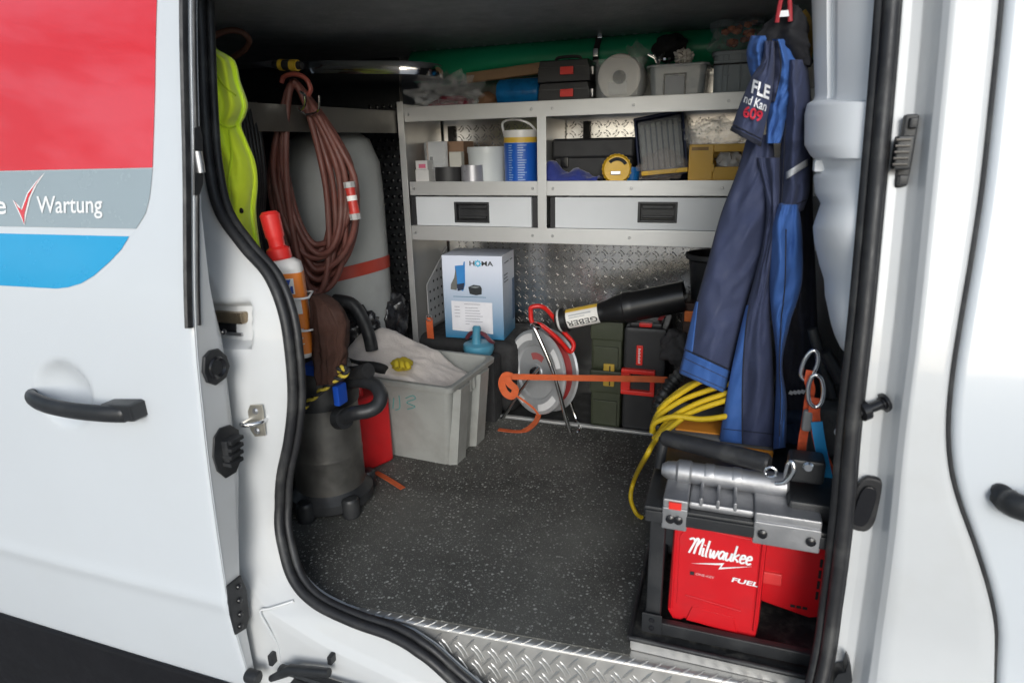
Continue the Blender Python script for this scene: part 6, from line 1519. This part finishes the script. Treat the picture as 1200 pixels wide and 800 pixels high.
# ---- grey and orange sack behind the machine
x0, x1 = span(772, 905, .22, .3)
SGR = mat('sack_grey', (.14, .14, .14), .8, var=(10, .12), bump=(200, .3)); SOR = mat('sack_orange', (.70, .26, .02), .7, var=(10, .1))
zs_ = ZZ(488, (x0+x1)/2, .30)
sk_ = thing('tool_sack', 'grey and orange flat tool sack beneath the yellow cable', 'bag', ((x0+x1)/2, .35, .05))
xq0, xq1 = span(775, 905, .26, .3); zq1 = ZZ(492, xq0, .30); zq0 = ZZ(540, xq0, .22)
mesh_obj('sack_body', MB().box(xq0, xq1, .22, .44, PZ+.001, zq1, .02, seg=3), SGR, sk_)
mesh_obj('orange_stripe', MB().box(xq0+.004, xq1-.004, .214, .222, zq0-.06, zq1-.008, .003), SOR, sk_)
mesh_obj('orange_stripe', MB().box(xq0+.03, xq1-.004, .25, .33, zq1-.001, zq1+.004, .002), SOR, sk_)
# ---- yellow cable
YC = mat('yellow_cable', (.62, .42, .015), .45, var=(16, .12))
mb = MB()
for n_, (yy, pts) in enumerate(((.30, [(768, 508), (765, 498), (777, 476), (797, 461), (815, 450), (834, 440)]), (.29, [(764, 502), (772, 487), (799, 469), (827, 458), (856, 449)]), (.27, [(769, 512), (786, 490), (816, 473), (847, 462), (866, 456)]),
        (.26, [(766, 514), (790, 493), (820, 479), (850, 469), (868, 463)]), (.25, [(764, 506), (768, 495), (790, 488), (820, 491), (848, 488), (870, 482)]), (.31, [(772, 480), (784, 468), (806, 452), (826, 446)]))):
    mb.tube(spline([U(x, y, 'y', yy-.006*j_) for j_, (x, y) in enumerate(pts)], 6), .0066, n=8)
z_f = .0155
mb.tube(spline([U(800, 490, 'y', .24), U(783, 503, 'y', .21), U(768, 516, 'y', .19), U(757, 535, 'y', .16), Vector(U(744, 560, 'z', .12)), Vector(U(739, 582, 'z', .06)), Vector(U(745, 600, 'z', .0155)), Vector(U(752, 606, 'z', .0155))], 8), .0062, n=8)
solo('yellow_cable', mb, YC, 'coil of yellow cable with one end hanging to the floor mat', 'cable', ang=60)
# ---- work jacket hanging from the pillar
NAVY = mat('navy_fabric', (.036, .046, .098), .85, var=(7, .12), bump=(28, .35), sheen=.04)
BLUF = mat('royal_blue_fabric', (.034, .105, .33), .82, var=(7, .12), bump=(30, .4), sheen=.04)
DRKF = mat('dark_navy_fabric', (.012, .014, .026), .88, var=(7, .15), bump=(28, .35), sheen=.03)
jk = thing('work_jacket', 'navy and blue work jacket with white and red lettering hanging at the right', 'jacket', tuple(U(890, 520, 'y', .26)))
yJ = .27
panel('back_panel', [(30, 905), (120, 918), (250, 918), (350, 915), (480, 912)], [(30, 940), (120, 951), (250, 953), (350, 957), (480, 961)], yJ+.05, DRKF, 3.0, .03, ((.5, .15, .02, .1),), parent=jk)
o, _p = panel('lower_flap', [(470, 900), (500, 905), (528, 908)], [(470, 958), (500, 958), (534, 956)], yJ+.06, mat('slate_blue_fabric', (.02, .045, .10), .85), 5.0, .02, (), nv=16, parent=jk)
lf, PL = panel('left_front', [(158, 876), (200, 864), (250, 845), (300, 831), (350, 817), (400, 805), (437, 796)], [(158, 906), (200, 908), (250, 904), (300, 893), (350, 877), (400, 865), (461, 850)], yJ, NAVY, 1.0, .03, ((.25, .22, .016, .15), (.66, .18, .026, -.2)), parent=jk)
# blue facing at its hem and edge
def patch(name, Pf, uv, mtl, parent, nu=24, nv=10, o=.0025):
    mb = MB().grid(lambda u, v: Pf(lerp(lerp(uv[0][0], uv[1][0], u), lerp(uv[3][0], uv[2][0], u), v), lerp(lerp(uv[0][1], uv[1][1], u), lerp(uv[3][1], uv[2][1], u), v), o), nu, nv)
    ob = mesh_obj(name, mb, mtl, parent, ang=75); return solid(ob, .002)
patch('blue_hem', PL, ((.0, .905), (1.0, .915), (1.0, 1.0), (.0, 1.0)), BLUF, lf)
patch('blue_edge', PL, ((-.01, .70), (.03, .70), (.16, .905), (-.01, .905)), BLUF, lf, 6, 14)
cs_, PC = panel('centre_sleeve', [(185, 886), (240, 898), (290, 893), (330, 883), (370, 872), (430, 859), (480, 850), (517, 844)], [(185, 915), (240, 915), (290, 910), (330, 905), (370, 903), (430, 906), (480, 907), (524, 906)], yJ-.035, NAVY, 2.0, .022, ((.6, .2, .022, .1),), parent=jk)
patch('blue_side', PC, ((-.02, .52), (.10, .52), (.42, 1.0), (-.02, 1.0)), BLUF, cs_, 12, 40)
sl_, PS = panel('blue_sleeve', [(240, 912), (262, 904), (290, 901), (330, 901), (370, 904), (400, 908), (430, 910), (470, 909), (526, 906)], [(240, 936), (262, 939), (290, 941), (330, 940), (355, 934), (375, 927), (425, 917), (470, 922), (524, 921)], yJ-.05, BLUF, 4.0, .035, ((.35, .16, .02, .3), (.7, .14, .02, -.4)), parent=jk)
rs_, PR = panel('right_sleeve', [(70, 922), (110, 918), (150, 916), (190, 914), (230, 912), (262, 910)], [(70, 945), (110, 950), (150, 950), (190, 950), (225, 949), (246, 942)], yJ-.03, NAVY, 6.0, .04, ((.4, .2, .02, .2),), parent=jk)
REF = mat('reflective_tape', (.75, .76, .78), .35, .2)
patch('reflective_tab', PR, ((.22, .70), (.90, .655), (.90, .70), (.22, .745)), REF, rs_, 10, 3)
cb_, PB = panel('blue_chest', [(46, 898), (80, 903), (120, 900), (168, 897)], [(46, 928), (80, 938), (120, 928), (168, 915)], yJ-.045, BLUF, 7.0, .03, ((.5, .1, .014, .1),), nv=40, parent=jk)
patch('navy_strip', PB, ((.14, .02), (.40, .02), (.24, .60), (.0, .62)), NAVY, cb_, 8, 20)
rb__, _ = panel('blue_shoulder', [(44, 922), (80, 930), (118, 935)], [(44, 938), (80, 947), (122, 947)], yJ-.01, BLUF, 8.0, .02, (), nv=24, parent=jk)
ls_, _ = panel('blue_collar', [(42, 880), (60, 875), (80, 877), (96, 882)], [(42, 905), (60, 904), (80, 902), (96, 899)], yJ-.03, BLUF, 9.0, .03, ((.5, .15, .015, .1),), nv=24, parent=jk)
ss_, PT = panel('lettered_sleeve', [(48, 896), (70, 893), (90, 881), (110, 872), (130, 864), (153, 856)], [(48, 908), (70, 908), (90, 907), (110, 905), (130, 901), (172, 891)], yJ-.07, NAVY, 1.7, .03, ((.7, .15, .008, .0),), nv=50, parent=jk)
patch('cuff_hem', PT, ((.0, .955), (1.0, .955), (1.0, 1.0), (.0, 1.0)), DRKF, ss_, 16, 4, .0015)
def stitch(Pf, a, b, parent, n=40, o=.0035, r=.0009, mtl=None):
    mesh_obj('seam', MB().tube([Pf(lerp(a[0], b[0], k/n), lerp(a[1], b[1], k/n), o) for k in range(n+1)], r, n=5), mtl or DRKF, parent)
stitch(PL, (.0, .90), (1.0, .91), lf, r=.0016, o=.003); stitch(PL, (.02, .935), (.98, .945), lf, mtl=NAVY, o=.0045); stitch(PL, (.02, .985), (.98, .985), lf, mtl=NAVY, o=.0045)
stitch(PC, (.1, .52), (.42, 1.0), cs_, r=.0014, o=.004); stitch(PC, (.0, .955), (1, .955), cs_, o=.004); stitch(PS, (.5, .1), (.45, .95), sl_, r=.0012, o=.002)
stitch(PR, (.12, .0), (.12, 1.0), rs_, r=.0013, o=.002); stitch(PR, (.1, .93), (.95, .93), rs_, r=.0012, o=.002); stitch(PT, (.02, .93), (.98, .93), ss_, r=.0012, o=.002); stitch(PB, (.42, .02), (.26, .6), cb_, r=.0013, o=.003)
def sleeve_text(s, quad, mtl, name, **k):
    tm = text_mb(s, 1.0, **k); xs_ = [v.x for v in tm.v]; ys_ = [v.y for v in tm.v]; X0, X1, Y0, Y1 = min(xs_), max(xs_), min(ys_), max(ys_)
    # quad in photo pixels on the sleeve: BL, BR, TR, TL -> find the sleeve surface by ray
    vs = []
    for v in tm.v:
        a = (v.x-X0)/(X1-X0); b = (v.y-Y0)/(Y1-Y0)
        px_ = lerp(lerp(quad[0][0], quad[1][0], a), lerp(quad[3][0], quad[2][0], a), b); py_ = lerp(lerp(quad[0][1], quad[1][1], a), lerp(quad[3][1], quad[2][1], a), b)
        h = SL_BVH.ray_cast(CAM, ray(px_, py_).normalized()); q = h[0] if h[0] is not None else U(px_, py_, 'y', yJ-.08)
        vs.append(q-(ray(px_, py_).normalized())*.004)
    tm.v = vs; return mesh_obj(name, tm, mtl, ss_)
_mb = MB().grid(lambda u, v: PT(u, v), 34, 50); SL_BVH = BVHTree.FromPolygons(_mb.v, _mb.f)
TXW = mat('print_white_cloth', (.8, .8, .82), .7); TXR = mat('print_red_cloth', (.6, .03, .06), .7)
sleeve_text('FLE', ((880, 109), (901, 117), (903, 101), (883, 93)), TXW, 'lettering', offset=.03)
sleeve_text('nd Kan', ((871, 120), (897, 131), (900, 120), (874, 110)), TXW, 'lettering', offset=.02)
sleeve_text('609', ((870, 137), (892, 144), (895, 130), (873, 123)), TXR, 'lettering', offset=.03)
mb = MB()
# black hood bunched on the hook
hd_ = cloth_loft([(8, 918), (18, 908), (30, 896), (46, 886), (58, 896), (78, 925)], [(8, 934), (18, 942), (30, 946), (46, 948), (58, 950), (78, 950)], lambda t: yJ-.035, n=44, depth=.10, fold=3, amp=.012, seed=3.6, nv=30)
mesh_obj('hood', hd_, mat('black_fabric', (.010, .010, .013), .9, bump=(500, .2)), jk, ang=70)
q = U(921, 4, 'y', yJ-.09)
lp = mesh_obj('hanger_loop', MB().tube(spline([q+Vector((-.012, 0, -.03)), q+Vector((-.008, -.004, .01)), q+Vector((.002, -.004, .02)), q+Vector((.010, 0, -.03))], 6), .004, n=8), mat('loop_red', (.35, .02, .03), .7), jk)
mesh_obj('size_tag', MB().box(q.x-.012, q.x+.008, q.y-.004, q.y-.001, q.z-.022, q.z-.012), TXW, jk)
mb = MB()
for k in range(4): 
    q = U(927+k*4.6, 460-k*.4, 'y', yJ-.005); mb.box(-.004, .004, -.001, .001, -.004, .004, 0, T(q.x, q.y, q.z, ry=20))
mesh_obj('pale_print', mb, TXW, jk)
# coat hook on the pillar with yellow strap
q = U(943, 30, 'y', yJ-.02)
solo('yellow_strap', ribbon([U(940, 14, 'y', .31), U(946, 24, 'y', .31), U(949, 44, 'y', .31), U(947, 70, 'y', .31)], .014, (0, -1, 0)), mat('dull_yellow_strap', (.3, .18, .03), .8), 'dull yellow strap behind the jacket hood', 'strap')
# ---- lanyard with carabiners
ly = .10
lan = thing('lanyard', 'orange webbing lanyard with two steel carabiners and blue tag', 'lanyard', tuple(U(962, 560, 'y', ly)))
LOR = mat('lanyard_orange', (.70, .10, .03), .7, var=(60, .35), bump=(500, .4)); LBT2 = mat('tag_blue', (.02, .30, .62), .6)
def carab(cx, cy, w_, h_, y, rot=0):
    c_ = U(cx, cy, 'y', y); pts = [(0, 1), (.7, .75), (1, .1), (.75, -.7), (0, -1), (-.8, -.7), (-1, .1), (-.6, .8)]
    ca, sa = math.cos(R(rot)), math.sin(R(rot))
    return MB().tube(spline([c_+Vector(((x*ca*w_-z*sa*h_), 0, (x*sa*w_+z*ca*h_))) for (x, z) in pts], 5, True), .0042, n=10, closed=True)
mesh_obj('carabiner', carab(949, 428, .012, .030, ly, -10), CHR, lan, ang=60)
mesh_obj('carabiner', carab(956, 458, .013, .032, ly-.02, 6), CHR, lan, ang=60)
mesh_obj('webbing', ribbon([U(950, 434, 'y', ly), U(948, 446, 'y', ly-.006), U(950, 456, 'y', ly-.004), U(948, 468, 'y', ly), U(945, 490, 'y', ly), U(940, 520, 'y', ly), U(938, 545, 'y', ly+.01)], .016, (0, -1, 0)), LOR, lan)
mesh_obj('webbing', ribbon([U(957, 466, 'y', ly-.012), U(954, 482, 'y', ly-.016), U(957, 505, 'y', ly-.012), U(963, 530, 'y', ly-.01), U(974, 556, 'y', ly), U(980, 566, 'y', ly)], .02, (0, -1, 0)), LOR, lan)
mesh_obj('blue_tag', ribbon([U(957, 494, 'y', ly-.02), U(960, 515, 'y', ly-.024), U(966, 545, 'y', ly-.02), U(972, 570, 'y', ly-.018)], .020, (0, -1, 0)), LBT2, lan)
q = U(946, 492, 'y', ly-.01); mesh_obj('buckle', MB().box(q.x-.009, q.x+.009, q.y-.008, q.y+.006, q.z-.022, q.z+.022, .005), mat('buckle_grey', (.2, .2, .2), .5), lan)
# dark steel bar and belt fittings beside the pillar
bar_ = MB().tube([U(952, 385, 'y', .16), U(962, 420, 'y', .16), U(975, 465, 'y', .16)], [.010, .011, .010], n=10)
bar_.tube([U(966, 412, 'y', .15), U(986, 446, 'y', .15)], .013, n=10)
solo('belt_stalk', bar_, BLK, 'black seat belt stalk between jacket and pillar', 'belt stalk', ang=60)
q = U(978, 505, 'y', .14)
gb2 = thing('grey_pouch', 'dark grey pouch with round white emblem beside the lanyard', 'pouch', (q.x, q.y, q.z-.06))
mesh_obj('pouch_body', MB().box(q.x-.05, q.x+.05, q.y, q.y+.06, q.z-.06, q.z+.045, .012), mat('pouch_grey', (.07, .07, .068), .85, bump=(300, .3)), gb2)
mesh_obj('emblem', MB().lathe([(.0065, 0), (.0095, 0)], 20, basis((q.x+.008, q.y-.0012, q.z+.0), (1, 0, 0), (0, 0, 1), (0, -1, 0))), TXW, gb2)
